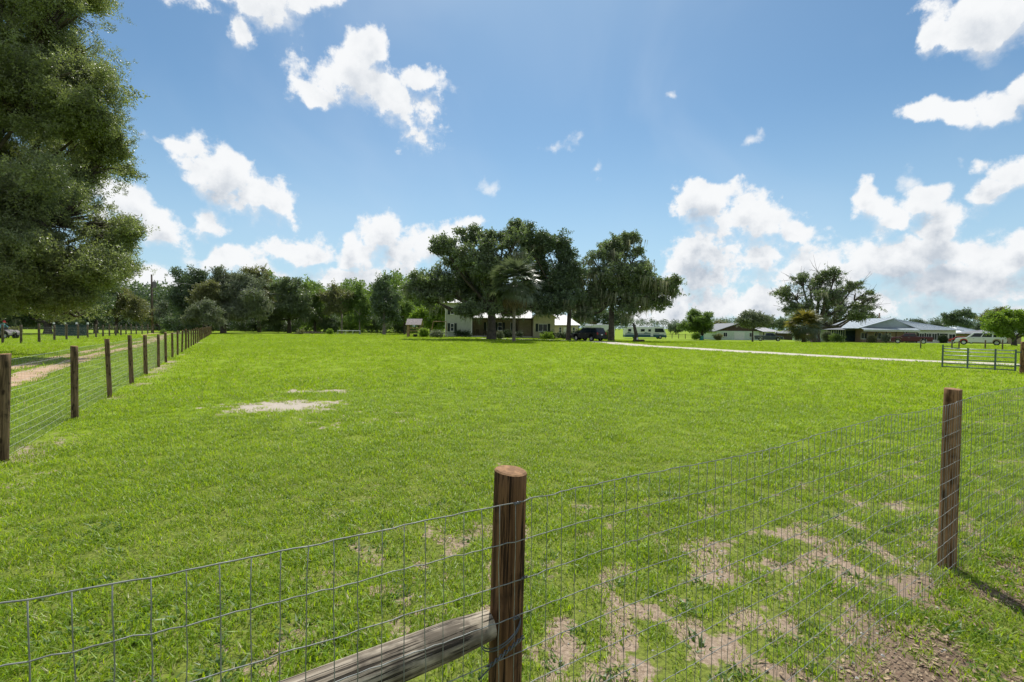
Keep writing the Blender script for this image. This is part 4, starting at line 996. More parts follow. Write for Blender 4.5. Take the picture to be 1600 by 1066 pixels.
def body_shell(root, paint, prof, W_, arches, r_arch, name='body'):
    """side outline with wheel arches cut, full width, sides tucked in slightly at the bottom"""
    bot = []; zb = min(p[1] for p in prof)
    x_r, x_f = prof[0][0], prof[-1][0]
    for ax in sorted(arches):
        for i in range(9):
            th = PI - PI*i/8; bot.append((ax + r_arch*math.cos(th), zb + .12 + r_arch*math.sin(th)*.95 if 0 < i < 8 else zb))
    poly = list(prof) + bot[::-1]
    o = MB().prism(poly, 'y', -W_/2, W_/2).build(name, paint, root); b = o.modifiers.new('bevel', 'BEVEL'); b.width = .06; b.segments = 3; b.limit_method = 'ANGLE'; b.angle_limit = rad(50)
    return o
def cabin(root, paint, low, high, W_, inset=.16):
    """greenhouse: low/high = (x_rear, x_front, z); tapers inwards to the roof; returns the roof shell with glass proud of it"""
    (a0, a1, az_), (b0, b1, bz) = low, high; wl = W_/2 - .05; wh = W_/2 - inset
    vs = [(a0,-wl,az_),(a1,-wl,az_),(a1,wl,az_),(a0,wl,az_),(b0,-wh,bz),(b1,-wh,bz),(b1,wh,bz),(b0,wh,bz)]
    o = MB().add(vs, [(0,3,2,1),(4,5,6,7),(0,1,5,4),(1,2,6,5),(2,3,7,6),(3,0,4,7)]).build('cabin', paint, root, bevel=.06)
    V = [Vector(v) for v in vs]
    def pane(q_, us, name):
        a, b, c, d = q_; n = (b-a).cross(d-a).normalized(); ctr = (V[0]+V[6])/2
        if n.dot((a+c)/2 - ctr) < 0: n = -n
        for (u0, u1, v0, v1) in us:
            P = lambda u, v: a.lerp(b, u).lerp(d.lerp(c, u), v) + n*.012
            p = [P(u0,v0), P(u1,v0), P(u1,v1), P(u0,v1)]
            MB().add(p + [x - n*.02 for x in p], [(0,1,2,3),(7,6,5,4),(0,4,5,1),(1,5,6,2),(2,6,7,3),(3,7,4,0)]).build(name, 'glass', root)
    return V, pane
def pickup(name, label, loc, rz, paint, L=5.9):
    h = thing(name, label, 'pickup truck', loc, rz); W_ = 1.98; f = L/2
    body_shell(h, paint, [(-f, .42), (-f, 1.22), (-f+.05, 1.26), (.35, 1.26), (f-1.5, 1.22), (f-.2, 1.12), (f, .98), (f, .42)], W_, (-f+1.25, f-1.05), .50)
    V, pane = cabin(h, paint, (-.75, f-1.35, 1.24), (-.55, f-2.15, 1.90), W_, .22)
    for q_ in ((V[0],V[1],V[5],V[4]), (V[3],V[2],V[6],V[7])): pane(q_, [(.05,.46,.12,.86), (.50,.90,.12,.86)], 'side_window')
    pane((V[1],V[2],V[6],V[5]), [(.06,.94,.1,.92)], 'windshield'); pane((V[0],V[3],V[7],V[4]), [(.1,.9,.15,.85)], 'rear_window')
    MB().box(-f+.12, -.84, 1.262, -.9, .84, 1.28).build('bed_cover', 'black_plastic', h)
    for x in (-f+1.25, f-1.05):
        for y in (-.86, .86): wheel(h, x, y, .41, .26)
    box('front_bumper', 'chrome', h, f-.03, -.95, .45, f+.12, .95, .68, bevel=.03); box('rear_bumper', 'chrome', h, -f-.13, -.92, .48, -f+.02, .92, .66, bevel=.03)
    box('grille', 'black_plastic', h, f-.02, -.55, .74, f+.03, .55, 1.02)
    for y in (-.80, .80): box('headlight', 'lamp_white', h, f-.05, y-.16, .80, f+.025, y+.16, 1.0); box('taillight', 'lamp_red', h, -f-.02, y-.1+.05*(y>0), .82, -f+.04, y+.1, 1.18)
    for y in (-1.0, 1.0):
        for x in (.35, 1.35): MB().box(x-.09, y*.985-.015, 1.08, x+.09, y*.985+.02, 1.12).build('door_handle', 'chrome', h)
        MB().box(f-1.75, y*1.0-.02, 1.24, f-1.6, y*1.14+.02*y, 1.44).build('mirror', paint, h)
        MB().box(-.7, y*.96-.06, .34, 1.5, y*.96+.06, .40).build('running_board', 'black_plastic', h)
    return h
def suv(name, label, loc, rz, paint, L=5.3, H=1.9):
    h = thing(name, label, 'suv', loc, rz); W_ = 2.0; f = L/2
    body_shell(h, paint, [(-f, .40), (-f-.02, .95), (-f+.06, 1.16), (f-1.45, 1.14), (f-.25, 1.04), (f, .90), (f, .40)], W_, (-f+1.05, f-.98), .47)
    V, pane = cabin(h, paint, (-f+.05, f-1.25, 1.14), (-f+.38, f-2.05, H), W_, .20)
    for q_ in ((V[0],V[1],V[5],V[4]), (V[3],V[2],V[6],V[7])): pane(q_, [(.04,.32,.14,.84), (.36,.62,.14,.84), (.65,.92,.14,.84)], 'side_window')
    pane((V[1],V[2],V[6],V[5]), [(.06,.94,.1,.92)], 'windshield'); pane((V[0],V[3],V[7],V[4]), [(.07,.93,.12,.88)], 'rear_window')
    for x in (-f+1.05, f-.98):
        for y in (-.87, .87): wheel(h, x, y, .39, .25)
    box('rear_bumper', 'black_plastic', h, -f-.10, -.95, .42, -f+.03, .95, .66, bevel=.03); box('front_bumper', paint, h, f-.03, -.95, .42, f+.09, .95, .66, bevel=.03)
    box('number_plate', 'trim', h, -f-.045, -.17, .84, -f-.02, .17, .98)
    box('grille', 'black_plastic', h, f-.02, -.5, .70, f+.03, .5, .92)
    for y in (-.84, .84): box('headlight', 'lamp_white', h, f-.06, y-.14, .74, f+.02, y+.14, .92); box('taillight', 'lamp_red', h, -f-.03, y-.1, .9, -f+.05, y+.1, 1.22)
    for y in (-.68, .68): MB().tube([(-f+.7, y, H+.05), (f-2.3, y, H+.05)], .022, 6).build('roof_rail', 'chrome', h)
    for y in (-1, 1):
        for x in (-.35, .75): MB().box(x-.09, y-.015, .99, x+.09, y+.02, 1.03).build('door_handle', 'chrome', h)
        MB().box(f-1.55, y*1.0-.02, 1.12, f-1.42, y*1.13+.02*y, 1.28).build('mirror', paint, h)
    return h
def heading(px, off=0):                     # square to the line of sight
    return -math.atan2(X(px, 1.0), 1.0) + off
p = base(1424, 88); pickup('pickup_truck', 'dark maroon crew cab pickup parked in front of the blue-grey ranch house', p, PI + heading(1424), 'paint_maroon')
p = base(1201, 112); pickup('pickup_truck', 'dark slate grey crew cab pickup beside the brown-gabled house', p, heading(1201, .06), 'paint_grey')
p = base(1532, 74); suv('suv', 'long white suv standing behind the open metal gate', p, PI + heading(1532), 'paint_white', 5.65, 1.93)
p = base(919.5, 68); suv('suv', 'black suv seen from behind on the drive by the cream garage', p, PI/2 + rad(37), 'paint_black', 5.0, 1.85)

def motorhome():
    Y = 128; xl, xr = X(975, Y), X(1039, Y); b = base(1007, Y); h = thing('motorhome', 'white and teal class A motorhome parked on the grass under hanging moss', 'motorhome', b, 0)
    L = xr - xl; f = L/2; H = 3.15; W_ = 2.5
    # body outline with the raked windscreen at the front (+x)
    body = MB().prism([(-f, 1.0), (-f, H-.08), (-f+.08, H), (f-1.0, H), (f-.62, H-.35), (f-.1, 1.45), (f, 1.3), (f, 1.0)], 'y', -W_/2, W_/2).build('body', 'rv_white', h, bevel=.07)
    bot = [(-f, .40), (-f, .998), (f, .998), (f+.02, .50), (f-.1, .42)]
    arch = []
    for ax in (f-1.6, -f+3.0):
        for i in range(9): th = PI*i/8; arch.append((ax + .52*math.cos(th), .40 + .5*math.sin(th)))
    MB().prism(bot + arch, 'y', -W_/2+.01, W_/2-.01).build('skirt', 'rv_teal', h)
    for s in (-1, 1):
        y = s * (W_/2 + .006); t = lambda x0, z0, x1, z1, nm, mt: MB().box(x0, min(y, y + s*.012), z0, x1, max(y, y + s*.012), z1).build(nm, mt, h)
        t(-f+.05, 1.32, f-1.9, 1.42, 'stripe', 'rv_teal'); t(-f+.05, 1.05, f-.7, 1.16, 'stripe', 'rv_blue')
        MB().prism([(-f+.3, 1.45), (-f+2.0, 1.45), (-f+.9, 1.75)], 'y', min(y, y + s*.012), max(y, y + s*.012)).build('stripe', 'rv_teal', h)
        MB().prism([(-.6, 1.45), (1.4, 1.45), (-.1, 1.72)], 'y', min(y, y + s*.012), max(y, y + s*.012)).build('stripe', 'rv_teal', h)
        for x0, w, z0, hh in ((-f+.75, .85, 1.85, .75), (-f+2.2, .5, 1.95, .6), (-f+4.1, 1.05, 1.9, .65), (-f+6.1, .7, 1.9, .65)):
            wn = MB().box(x0-.05, min(y, y+s*.03), z0-.05, x0+w+.05, max(y, y+s*.03), z0+hh+.05).build('window', 'trim', h); MB().box(x0, min(y, y+s*.045), z0, x0+w, max(y, y+s*.045), z0+hh).build('pane', 'glass', wn)
        MB().prism([(f-3.1, 1.75), (f-.55, 1.75), (f-.95, 2.75), (f-3.1, 2.75)], 'y', min(y, y+s*.03), max(y, y+s*.03)).build('cab_window', 'glass', h)
    MB().add([(f-.13, -1.1, 1.62), (f-.13, 1.1, 1.62), (f-.62, 1.1, 2.72), (f-.62, -1.1, 2.72), (f-.2, -1.1, 1.62), (f-.2, 1.1, 1.62), (f-.7, 1.1, 2.72), (f-.7, -1.1, 2.72)], [(0,1,2,3),(7,6,5,4),(0,4,5,1),(1,5,6,2),(2,6,7,3),(3,7,4,0)]).build('windshield', 'glass', h)
    for x in (f-1.6, -f+3.0):
        for y in (-1.08, 1.08): wheel(h, x, y, .46, .28)
    for x in (-f+1.6, 0.4, 1.9): box('roof_vent', 'rv_white', h, x-.35, -.35, H+.002, x+.35, .35, H+.22, bevel=.04)
    ac = MB(); ac.tube([(-f+1.2, -.9, H+.12), (.6, -.9, H+.12)], .03, 5); ac.build('roof_rail', 'chrome', h)
    box('front_bumper', 'rv_white', h, f-.02, -1.15, .48, f+.16, 1.15, .85, bevel=.04)
    for y in (-.95, .95): box('headlight', 'lamp_white', h, f-.02, y-.14, 1.02, f+.03, y+.14, 1.22)
    dr = box('door', 'rv_white', h, f-4.2, -W_/2-.03, .62, f-3.5, -W_/2-.004, 2.6); box('door_handle', 'chrome', dr, f-3.65, -W_/2-.06, 1.5, f-3.58, -W_/2-.032, 1.62)
motorhome()
def camper():
    Y = 88; b = base(937, Y); h = thing('camper_trailer', 'white camper trailer parked behind the black suv', 'trailer', b, rad(28)); 
    MB().prism([(-2.6, .62), (-2.6, 2.6), (-2.45, 2.75), (2.3, 2.75), (2.6, 2.3), (2.6, .62)], 'y', -1.15, 1.15).build('body', 'rv_white', h, bevel=.06)
    MB().box(-2.55, -1.1, .45, 2.55, 1.1, .618).build('chassis', 'black_plastic', h)
    for y in (-1.0, 1.0): wheel(h, .1, y, .36, .22); wheel(h, .9, y, .36, .22)
    for x in (-1.6, 1.2): wn = MB().box(x-.4, -1.18, 1.4, x+.4, -1.152, 2.0).build('window', 'trim', h); MB().box(x-.35, -1.19, 1.45, x+.35, -1.182, 1.95).build('pane', 'glass', wn)
    box('roof_vent', 'rv_white', h, -.4, -.35, 2.752, .3, .35, 2.98, bevel=.03)
    MB().tube([(2.5, 0, .55), (3.5, 0, .5)], .05, 6).build('drawbar', 'black_plastic', h)
    MB().tube([(3.3, 0, 0), (3.3, 0, .55)], .04, 6).build('jack', 'chrome', h)
camper()
def small_red():
    p = base(1504, 100); h = thing('car', 'red car partly hidden behind the bonnet of the white suv', 'car', p, heading(1506)); f = 2.2
    body_shell(h, 'paint_red', [(-f, .35), (-f, .85), (-1.5, .98), (1.0, .95), (f-.1, .80), (f, .35)], 1.75, (-1.35, 1.35), .38)
    V, pane = cabin(h, 'paint_red', (-1.6, 1.1, .93), (-1.0, .35, 1.42), 1.75, .2)
    for q_ in ((V[0],V[1],V[5],V[4]), (V[3],V[2],V[6],V[7])): pane(q_, [(.08,.48,.12,.86), (.52,.9,.12,.86)], 'side_window')
    pane((V[1],V[2],V[6],V[5]), [(.06,.94,.1,.92)], 'windshield'); pane((V[0],V[3],V[7],V[4]), [(.08,.92,.1,.9)], 'rear_window')
    for x in (-1.35, 1.35):
        for y in (-.78, .78): wheel(h, x, y, .32, .2)
    for y in (-.6, .6): box('headlight', 'lamp_white', h, f-.05, y-.15, .6, f+.02, y+.15, .75); box('taillight', 'lamp_red', h, -f-.02, y-.15, .65, -f+.04, y+.15, .8)
small_red()

# quad bike and rider at the left edge
def quad_and_rider():
    Y = 50; b = base(6, Y); q_ = thing('quad_bike', 'dusty grey quad bike driving at the left edge beyond the fence', 'quad bike', b, rad(-4))
    MB().prism([(-1.05, .55), (-1.0, .82), (-.35, .85), (-.2, .78), (.25, .80), (.45, .95), (.85, .92), (1.1, .75), (1.12, .55), (.8, .38), (-.8, .38)], 'y', -.22, .22).build('body', 'mower_grey', q_, bevel=.05)
    for x, nm in ((-.78, 'rear_fender'), (.78, 'front_fender')):
        for s in (-1, 1): MB().prism([(x + .50*math.cos(PI*i/8), .38 + .50*math.sin(PI*i/8)) for i in range(9)] + [(x + .43*math.cos(PI*i/8), .38 + .43*math.sin(PI*i/8)) for i in range(8, -1, -1)], 'y', s*.23, s*.60).build(nm, 'mower_grey', q_)
    for x in (-.78, .78):
        for y in (-.45, .45): wheel(q_, x, y, .31, .25)
    MB().box(-.65, -.16, .852, .1, .16, .95).build('seat', 'black_plastic', q_, bevel=.04)
    hb = MB(); hb.tube([(.42, 0, .9), (.30, 0, 1.12)], .025, 6); hb.tube([(.22, -.36, 1.16), (.30, -.15, 1.13), (.30, .15, 1.13), (.22, .36, 1.16)], .018, 6); hb.build('handlebar', 'black_plastic', q_)
    for x0, x1 in ((-1.15, -.7), (.62, 1.1)):
        rk = MB()
        for k in range(5): y = -.35 + .175*k; rk.tube([(x0, y, .97), (x1, y, .97)], .012, 5)
        rk.tube([(x0, -.36, .97), (x0, .36, .97)], .014, 5); rk.tube([(x1, -.36, .97), (x1, .36, .97)], .014, 5); rk.build('rack', 'black_plastic', q_)
    for y in (-.14, .14): box('headlight', 'lamp_white', q_, 1.08, y-.06, .62, 1.14, y+.06, .72)
    # rider: joints laid out and skinned to one surface
    r = thing('person', 'rider in red cap and teal long-sleeved shirt leaning forward over the handlebar', 'person', b, rad(-4))
    J = {'pel': (-.30, 0, .98, .15), 'wai': (-.22, 0, 1.16, .135), 'che': (-.10, 0, 1.38, .16), 'nk': (-.01, 0, 1.54, .07), 'nk2': (.03, 0, 1.60, .055)}
    for s, t in ((-1, 'l'), (1, 'r')):
        J.update({'sh'+t: (-.06, s*.19, 1.46, .075), 'el'+t: (.02, s*.33, 1.22, .052), 'wr'+t: (.20, s*.33, 1.18, .036),
                  'hp'+t: (-.28, s*.11, .95, .11), 'kn'+t: (.16, s*.26, .93, .078), 'an'+t: (.06, s*.32, .50, .05), 'to'+t: (.26, s*.33, .44, .042)})
    E = [('pel','wai'),('wai','che'),('che','nk'),('nk','nk2')] + [x for t in 'lr' for x in (('che','sh'+t),('sh'+t,'el'+t),('el'+t,'wr'+t),('pel','hp'+t),('hp'+t,'kn'+t),('kn'+t,'an'+t),('an'+t,'to'+t))]
    ks = list(J); me = bpy.data.meshes.new('body'); me.from_pydata([J[k][:3] for k in ks], [(ks.index(a), ks.index(c)) for a, c in E], [])
    me.materials.append(M['jeans']); me.materials.append(M['shirt']); o = link('body', me, r)
    sk = o.modifiers.new('skin', 'SKIN')
    for i, k in enumerate(ks): v = me.skin_vertices[0].data[i]; v.radius = (J[k][3], J[k][3]); v.use_root = (k == 'pel')
    o.modifiers.new('sub', 'SUBSURF').levels = 2; o.modifiers['sub'].render_levels = 2
    me.materials[0] = M['shirt']
    # trousers follow the legs as a garment just outside the skin
    for s in (-1, 1):
        MB().tube([(-.30, s*.09, .97), (-.06, s*.19, .97), (.16, s*.26, .93), (.11, s*.29, .72), (.07, s*.32, .54)], [.125, .115, .092, .075, .068], 12).build('trouser_leg', 'jeans', r, smooth=True)
    # head with brow, nose, jaw, ears
    hv = bmesh.new(); bmesh.ops.create_icosphere(hv, subdivisions=3, radius=.105)
    for v in hv.verts:
        x, y, z = v.co; v.co.y *= .80; v.co.z *= 1.18
        if z < -.02 and x > 0: v.co.x *= .92
        if x > .08 and abs(y) < .022 and -.03 < z < .025: v.co.x += .024
        if z < -.06: v.co.y *= .82
        if abs(y) > .09 and abs(z) < .03 and abs(x) < .03: v.co.y *= 1.15
        if x > .07 and .02 < abs(y) < .05 and .0 < z < .03: v.co.x -= .010
    hm = bpy.data.meshes.new('head'); hv.to_mesh(hm); hv.free(); hm.materials.append(M['skin']); hm.polygons.foreach_set('use_smooth', [True]*len(hm.polygons))
    hd = link('head', hm, r, (.06, 0, 1.70)); hd.rotation_euler = (0, rad(12), 0)
    c = MB(); vs = []; fs = []; n = 16
    for i, (zz_, rr) in enumerate(((.0, 1.0), (.05, .98), (.10, .78), (.13, .4), (.14, .02))):
        for a in range(n): vs.append((.115*rr*math.cos(2*PI*a/n), .097*rr*math.sin(2*PI*a/n), zz_))
    for i in range(4):
        for a in range(n): fs.append((i*n+a, i*n+(a+1)%n, (i+1)*n+(a+1)%n, (i+1)*n+a))
    c.add(vs, fs); c.add([(.08, -.07, .0), (.08, .07, .0), (.20, .045, -.012), (.20, -.045, -.012), (.08, -.07, .012), (.08, .07, .012), (.20, .045, -.002), (.20, -.045, -.002)], [(0,1,2,3),(4,5,6,7),(0,1,5,4),(2,3,7,6),(1,2,6,5),(0,3,7,4)])
    cp = c.build('cap', 'cap_red', r, smooth=False, loc=(.055, 0, 1.73)); cp.rotation_euler = (0, rad(10), 0)
    for s in (-1, 1):        # hands closed over the grips
        bx, by, bz = .23, s*.33, 1.172
        pm = MB(); pm.tube([(.175, by, 1.175), (.205, by, 1.185), (.235, by, 1.19)], [.030, .036, .032], 8)
        pm.build('palm', 'skin', r, smooth=True)
        for k in range(4):
            yy = by - .030 + .020*k; ln = (.9, 1.05, 1.0, .8)[k]
            MB().tube([(.232, yy, 1.195), (.262, yy, 1.188), (.268, yy, 1.162*1 - .0*ln), (.250 + .01*(1-ln), yy, 1.142)], [.0095, .009, .0085, .007], 6).build('finger', 'skin', r, smooth=True)
        MB().tube([(.20, by - s*.03, 1.18), (.222, by - s*.045, 1.158), (.245, by - s*.042, 1.146)], [.011, .010, .008], 6).build('thumb', 'skin', r, smooth=True)
        MB().prism([(-.06, 0), (.20, 0), (.22, .04), (.10, .09), (-.05, .11)], 'y', -.05, .05).build('boot', 'black_plastic', r, bevel=.015, loc=(.08, s*.325, .38))
quad_and_rider()

# ------------------------------------------------------------------ yard things
def utility_pole():
    Y = 88; b = base(238, Y); h = thing('utility_pole', 'tall wooden utility pole with a grey transformer can above the left trees', 'utility pole', b)
    top = Z(238, 429, Y) - b.z
    MB().tube([(0, 0, -.3), (0, 0, top * .5), (0, 0, top)], [.20, .17, .13], 12).build('pole', 'wood_far', h, smooth=True)
    MB().tube([(.50, 0, top-2.4), (.50, 0, top-1.35), (.50, 0, top-1.28)], [.27, .27, .2], 12).build('transformer', 'mower_grey', h)
    MB().box(.1, -.05, top-1.7, .4, .05, top-1.6).build('bracket', 'clip', h); MB().box(.1, -.05, top-2.2, .4, .05, top-2.1).build('bracket', 'clip', h)
    MB().tube([(.5, 0, top-1.28), (.5, 0, top-1.0)], .05, 6).build('bushing', 'dark_wood', h)
    for sgn, lab in ((-1, 'thin overhead cable running left from the utility pole into the trees'), (1, 'thin overhead cable running right from the utility pole')):
        P0 = Vector((b.x, b.y, b.z + top - (1.0 if sgn > 0 else 3.2))); P1 = Vector((b.x + sgn * 46 - (20 if sgn < 0 else -30), b.y + (6 if sgn < 0 else 60), b.z + top - 3.2)); pts = []
        for j in range(25): u = j / 24; p = P0.lerp(P1, u); p.z -= 3.2 * math.sin(PI * u) * .5; pts.append(tuple(p))
        tag(MB().tube(pts, .018, 4, False).build('power_line', 'wire'), lab, 'cable')
utility_pole()
def playhouse():
    Y = 76; b = base(646, Y); h = thing('playhouse', 'wooden play fort with faded pinkish shingle roof left of the house', 'playhouse', b)
    x0, x1 = X(635, Y) - b.x, X(658, Y) - b.x; ez = Z(646, 508, Y) - b.z; rz = Z(646, 498.5, Y) - b.z; ez = max(ez, 1.2)
    for x in (x0+.15, x1-.2):
        for y in (0, 1.6): MB().box(x-.06, y-.06, 0, x+.06, y+.06, ez).build('post', 'play_wood', h)
    MB().box(x0+.1, -.05, 0, x0+.45, .03, ez).build('board_wall', 'play_wood', h); MB().box(x0+.05, .0, 0, x0+.1, 1.6, ez+.2).build('board_wall', 'play_wood', h)
    MB().box(x0+.46, -.04, ez-.55, x1-.1, .0, ez-.40).build('rail', 'play_wood', h); MB().box(x0+.46, -.04, ez-.95, x1-.1, .0, ez-.85).build('rail', 'play_wood', h)
    MB().box(x0+.1, .05, ez-1.0, x1-.1, 1.6, ez-.95).build('deck', 'play_wood', h)
    slab('roof', 'shingle', h, [(x0-.05, -.35, ez), (x1+.05, -.35, ez), (x1+.05, .8, rz), (x0-.05, .8, rz)], .05, 16, .02)
    slab('roof', 'shingle', h, [(x0-.05, 1.95, ez), (x1+.05, 1.95, ez), (x1+.05, .8, rz), (x0-.05, .8, rz)], .05, 16, .02)
    MB().prism([(0, ez), (1.6, ez), (.8, rz-.05)], 'x', x0+.06, x0+.1).build('gable', 'play_wood', h)
    b2 = base(649, Y - .6); c = tag(link('cooler', MB().box(-.3, -.2, 0, .3, .2, .45).mesh('cooler', 'black_plastic'), None, tuple(b2)), 'small dark box standing under the play fort', 'box')
playhouse()
def swing():
    Y = 78; b = base(686, Y); h = thing('swing_set', 'pale wooden A-frame swing set between the play fort and the house', 'swing', b); z = Z(686, 502.5, Y) - b.z
    x0, x1 = X(677, Y) - b.x, X(697, Y) - b.x
    MB().tube([(x0, 0, z), (x1, 0, z)], .055, 8).build('crossbar', 'play_wood', h)
    for x in (x0, x1):
        for s in (-1, 1): MB().tube([(x, 0, z), (x - .45 if x == x0 else x + .1, s*.85, 0)], .05, 6).build('leg', 'play_wood', h)
    for x in (.1,):
        sw = MB().box(x-.22, -.1, .5, x+.22, .1, .53).build('swing_seat', 'black_plastic', h)
        for s in (-.2, .2): MB().tube([(x+s, 0, .53), (x+s, 0, z)], .012, 4).build('chain', 'clip', sw)
swing()
def covered_cart():
    Y = 74; b = base(691, Y); h = thing('garden_furniture', 'pile of pale metal garden furniture by the corner of the two storey block', 'garden furniture', b)
    r = np.random.RandomState(3)
    for k in range(2):
        c = MB(); x = -.55 + 1.0 * k
        c.tube([(x-.4, 0, .75), (x-.3, 0, .95), (x, 0, 1.05), (x+.3, 0, .95), (x+.4, 0, .75)], .04, 6)
        for s in np.linspace(-.35, .35, 6): c.tube([(x+s, 0, .95), (x+s*.9, .1, .5)], .022, 5)
        c.build('backrest', 'gate_pale', h); MB().box(x-.4, -.35, .45, x+.4, .12, .5).build('seat', 'gate_pale', h)
        for a in (-.35, .35):
            for bb in (-.3, .08): MB().tube([(x+a, bb, 0), (x+a, bb, .45)], .025, 5).build('leg', 'gate_pale', h)
covered_cart()
def log_pile():
    Y = 92; b = base(490, Y); h = thing('log_pile', 'low pile of pale cut branches and logs at the edge of the woods', 'log pile', b); r = np.random.RandomState(8)
    for k in range(22):
        x = r.uniform(-3, 1.6); z = .12 + r.uniform(0, .5) * (1 - abs(x + .8) / 3); a = r.normal() * .25; L = r.uniform(.7, 1.7)
        MB().tube([(x - L*math.cos(a), r.uniform(-.5, .5), z - .1), (x, 0, z + .05), (x + L*math.cos(a), r.uniform(-.5, .5), z)], [.05, .08, .05], 6).build('log', 'wood_far' if k % 3 else 'wood_rail', h)
log_pile()
def rack_bench():
    Y = 92; x0, x1 = X(527, Y), X(562, Y); b = base(544.5, Y); h = thing('metal_rack', 'long low grey metal rack standing before the woods', 'rack', b); w = (x1 - x0) / 2; z = .72
    MB().tube([(-w, 0, z), (w, 0, z)], .06, 8).build('top_rail', 'gate_pale', h); MB().tube([(-w, .5, z), (w, .5, z)], .06, 8).build('top_rail', 'gate_pale', h)
    for x in (-w, -w*.3, w*.35, w):
        for y in (0, .5): MB().tube([(x, y, 0), (x, y, z)], .04, 6).build('leg', 'gate_pale', h)
rack_bench()
def pen():
    Y = 62; x0, x1 = X(89, Y), X(133, Y); b = base(111, Y); h = thing('netted_pen', 'low dark round pen of netting on white-capped poles under the left trees', 'pen', b); w = (x1 - x0) / 2; H = 1.45
    n = 24; mb = MB(); vs = []; fs = []
    for i in range(n):
        th = 2*PI*i/n
        for z, k in ((.05, 1), (H*.5, .985), (H, 1)): vs.append((w*k*math.cos(th), w*.8*k*math.sin(th), z))
    for i in range(n):
        for j in range(2): fs.append((i*3+j, ((i+1)%n)*3+j, ((i+1)%n)*3+j+1, i*3+j+1))
    mb.add(vs, fs); o = mb.build('netting', 'dark_sheet', h); md = o.modifiers.new('thickness', 'SOLIDIFY'); md.thickness = .03
    for i in range(4):
        th = 2*PI*(i+.2)/4; x, y = w*1.02*math.cos(th), w*.82*math.sin(th)
        pl = MB().tube([(x, y, 0), (x, y, H + .12)], .04, 6).build('pole', 'wood_far', h)
        MB().tube([(x, y, H+.1), (x, y, H+.36)], [.12, .08], 7).build('cap', 'trim', pl)
pen()
def bin_(px, Y, lab):
    p = base(px, Y); h = thing('garden_bin', lab, 'bin', p); MB().add([(-.3,-.3,.05),(.3,-.3,.05),(.3,.3,.05),(-.3,.3,.05),(-.38,-.38,.95),(.38,-.38,.95),(.38,.38,.95),(-.38,.38,.95)], [(0,3,2,1),(4,5,6,7),(0,1,5,4),(1,2,6,5),(2,3,7,6),(3,0,4,7)]).build('body', 'teal_bin', h, bevel=.03)
    MB().box(-.42, -.42, .955, .42, .42, 1.05).build('lid', 'teal_bin', h, bevel=.03)
    for s in (-.32, .32): MB().disc((s, .30, .12), .12, .08, 10).build('wheel', 'tyre', h)
bin_(1096, 112, 'teal wheeled bin beside the round bush left of the brown-gabled house')
def pylon():
    Y = 1500; b = base(1059, Y); h = thing('power_pylon', 'faint lattice power pylon on the horizon', 'pylon', (b.x, b.y, b.z)); H = Z(1059, 500, Y) - b.z; mb = MB()
    lv = [0, .3, .55, .75, .9, 1.0]; ww = lambda t: 3.6 * (1 - t) + .5
    for a, c in ((-1,-1),(1,-1),(1,1),(-1,1)): mb.tube([(a*ww(t), c*ww(t), H*t) for t in lv], .22, 4)
    for i in range(5):
        for s in (-1, 1): mb.tube([(-ww(lv[i])*s, -ww(lv[i]), H*lv[i]), (ww(lv[i+1])*s, -ww(lv[i+1]), H*lv[i+1])], .14, 3)
    mb.build('lattice', 'gate_pale', h)
    for t in (.72, .84, .95): MB().tube([(-6*(1.5-t), 0, H*t), (6*(1.5-t), 0, H*t)], .2, 4).build('crossarm', 'gate_pale', h)
pylon()
def stump():
    Y = 70; b = base(993, Y); t = thing('dead_tree', 'dark leaning dead trunk standing in front of the motorhome', 'dead tree', b); MB().tube([(0, 0, -.1), (.05, 0, .25), (.1, 0, 1.0), (-.12, 0, 1.9), (-.35, 0, Z(985, 505, Y)-b.z)], [.52, .40, .27, .22, .16], 12).build('trunk', 'bark', t, True)
    p = base(999, 69); h = thing('yard_ornament', 'low dark planter with a small white ornament at the foot of the leaning trunk', 'planter', p)
    MB().prism([(-.75, 0), (.75, 0), (.65, .32), (-.65, .32)], 'y', -.3, .3).build('planter', 'dark_wood', h, bevel=.03); MB().tube([(-.3, 0, .32), (-.3, 0, .52), (-.3, 0, .62)], [.12, .10, .05], 8).build('ornament', 'trim', h)
stump()

# ------------------------------------------------------------------ palms
def fan_mesh(seed, mat, L=1.0, n=26, droop=.35):
    r = np.random.RandomState(seed); v = []; f = []
    v += [(-.012, 0, 0), (.012, 0, 0), (.012, L*.95, .0), (-.012, L*.95, 0)]; f.append((0, 1, 2, 3))      # stalk, then folded fingers
    for i in range(n):
        a = -1.75 + 3.5 * i / (n - 1); l = L * (.95 - .25 * abs(a) / 1.75) * r.uniform(.9, 1.05); k = len(v); w = .035 * L
        ca, sa_ = math.sin(a), math.cos(a); y0 = L * .92
        p1 = (ca*l*.5, y0 + sa_*l*.5, -droop*.12*l); p2 = (ca*l, y0 + sa_*l*.95, -droop*l*r.uniform(.6, 1.3))
        v += [(0, y0, 0), (p1[0] + sa_*w, p1[1] - ca*w, p1[2]), p2, (p1[0] - sa_*w, p1[1] + ca*w, p1[2] + .03)]; f += [(k, k+1, k+2, k+3)]
    me = bpy.data.meshes.new('frond'); me.from_pydata(v, [], f); me.materials.append(M[mat]); return me
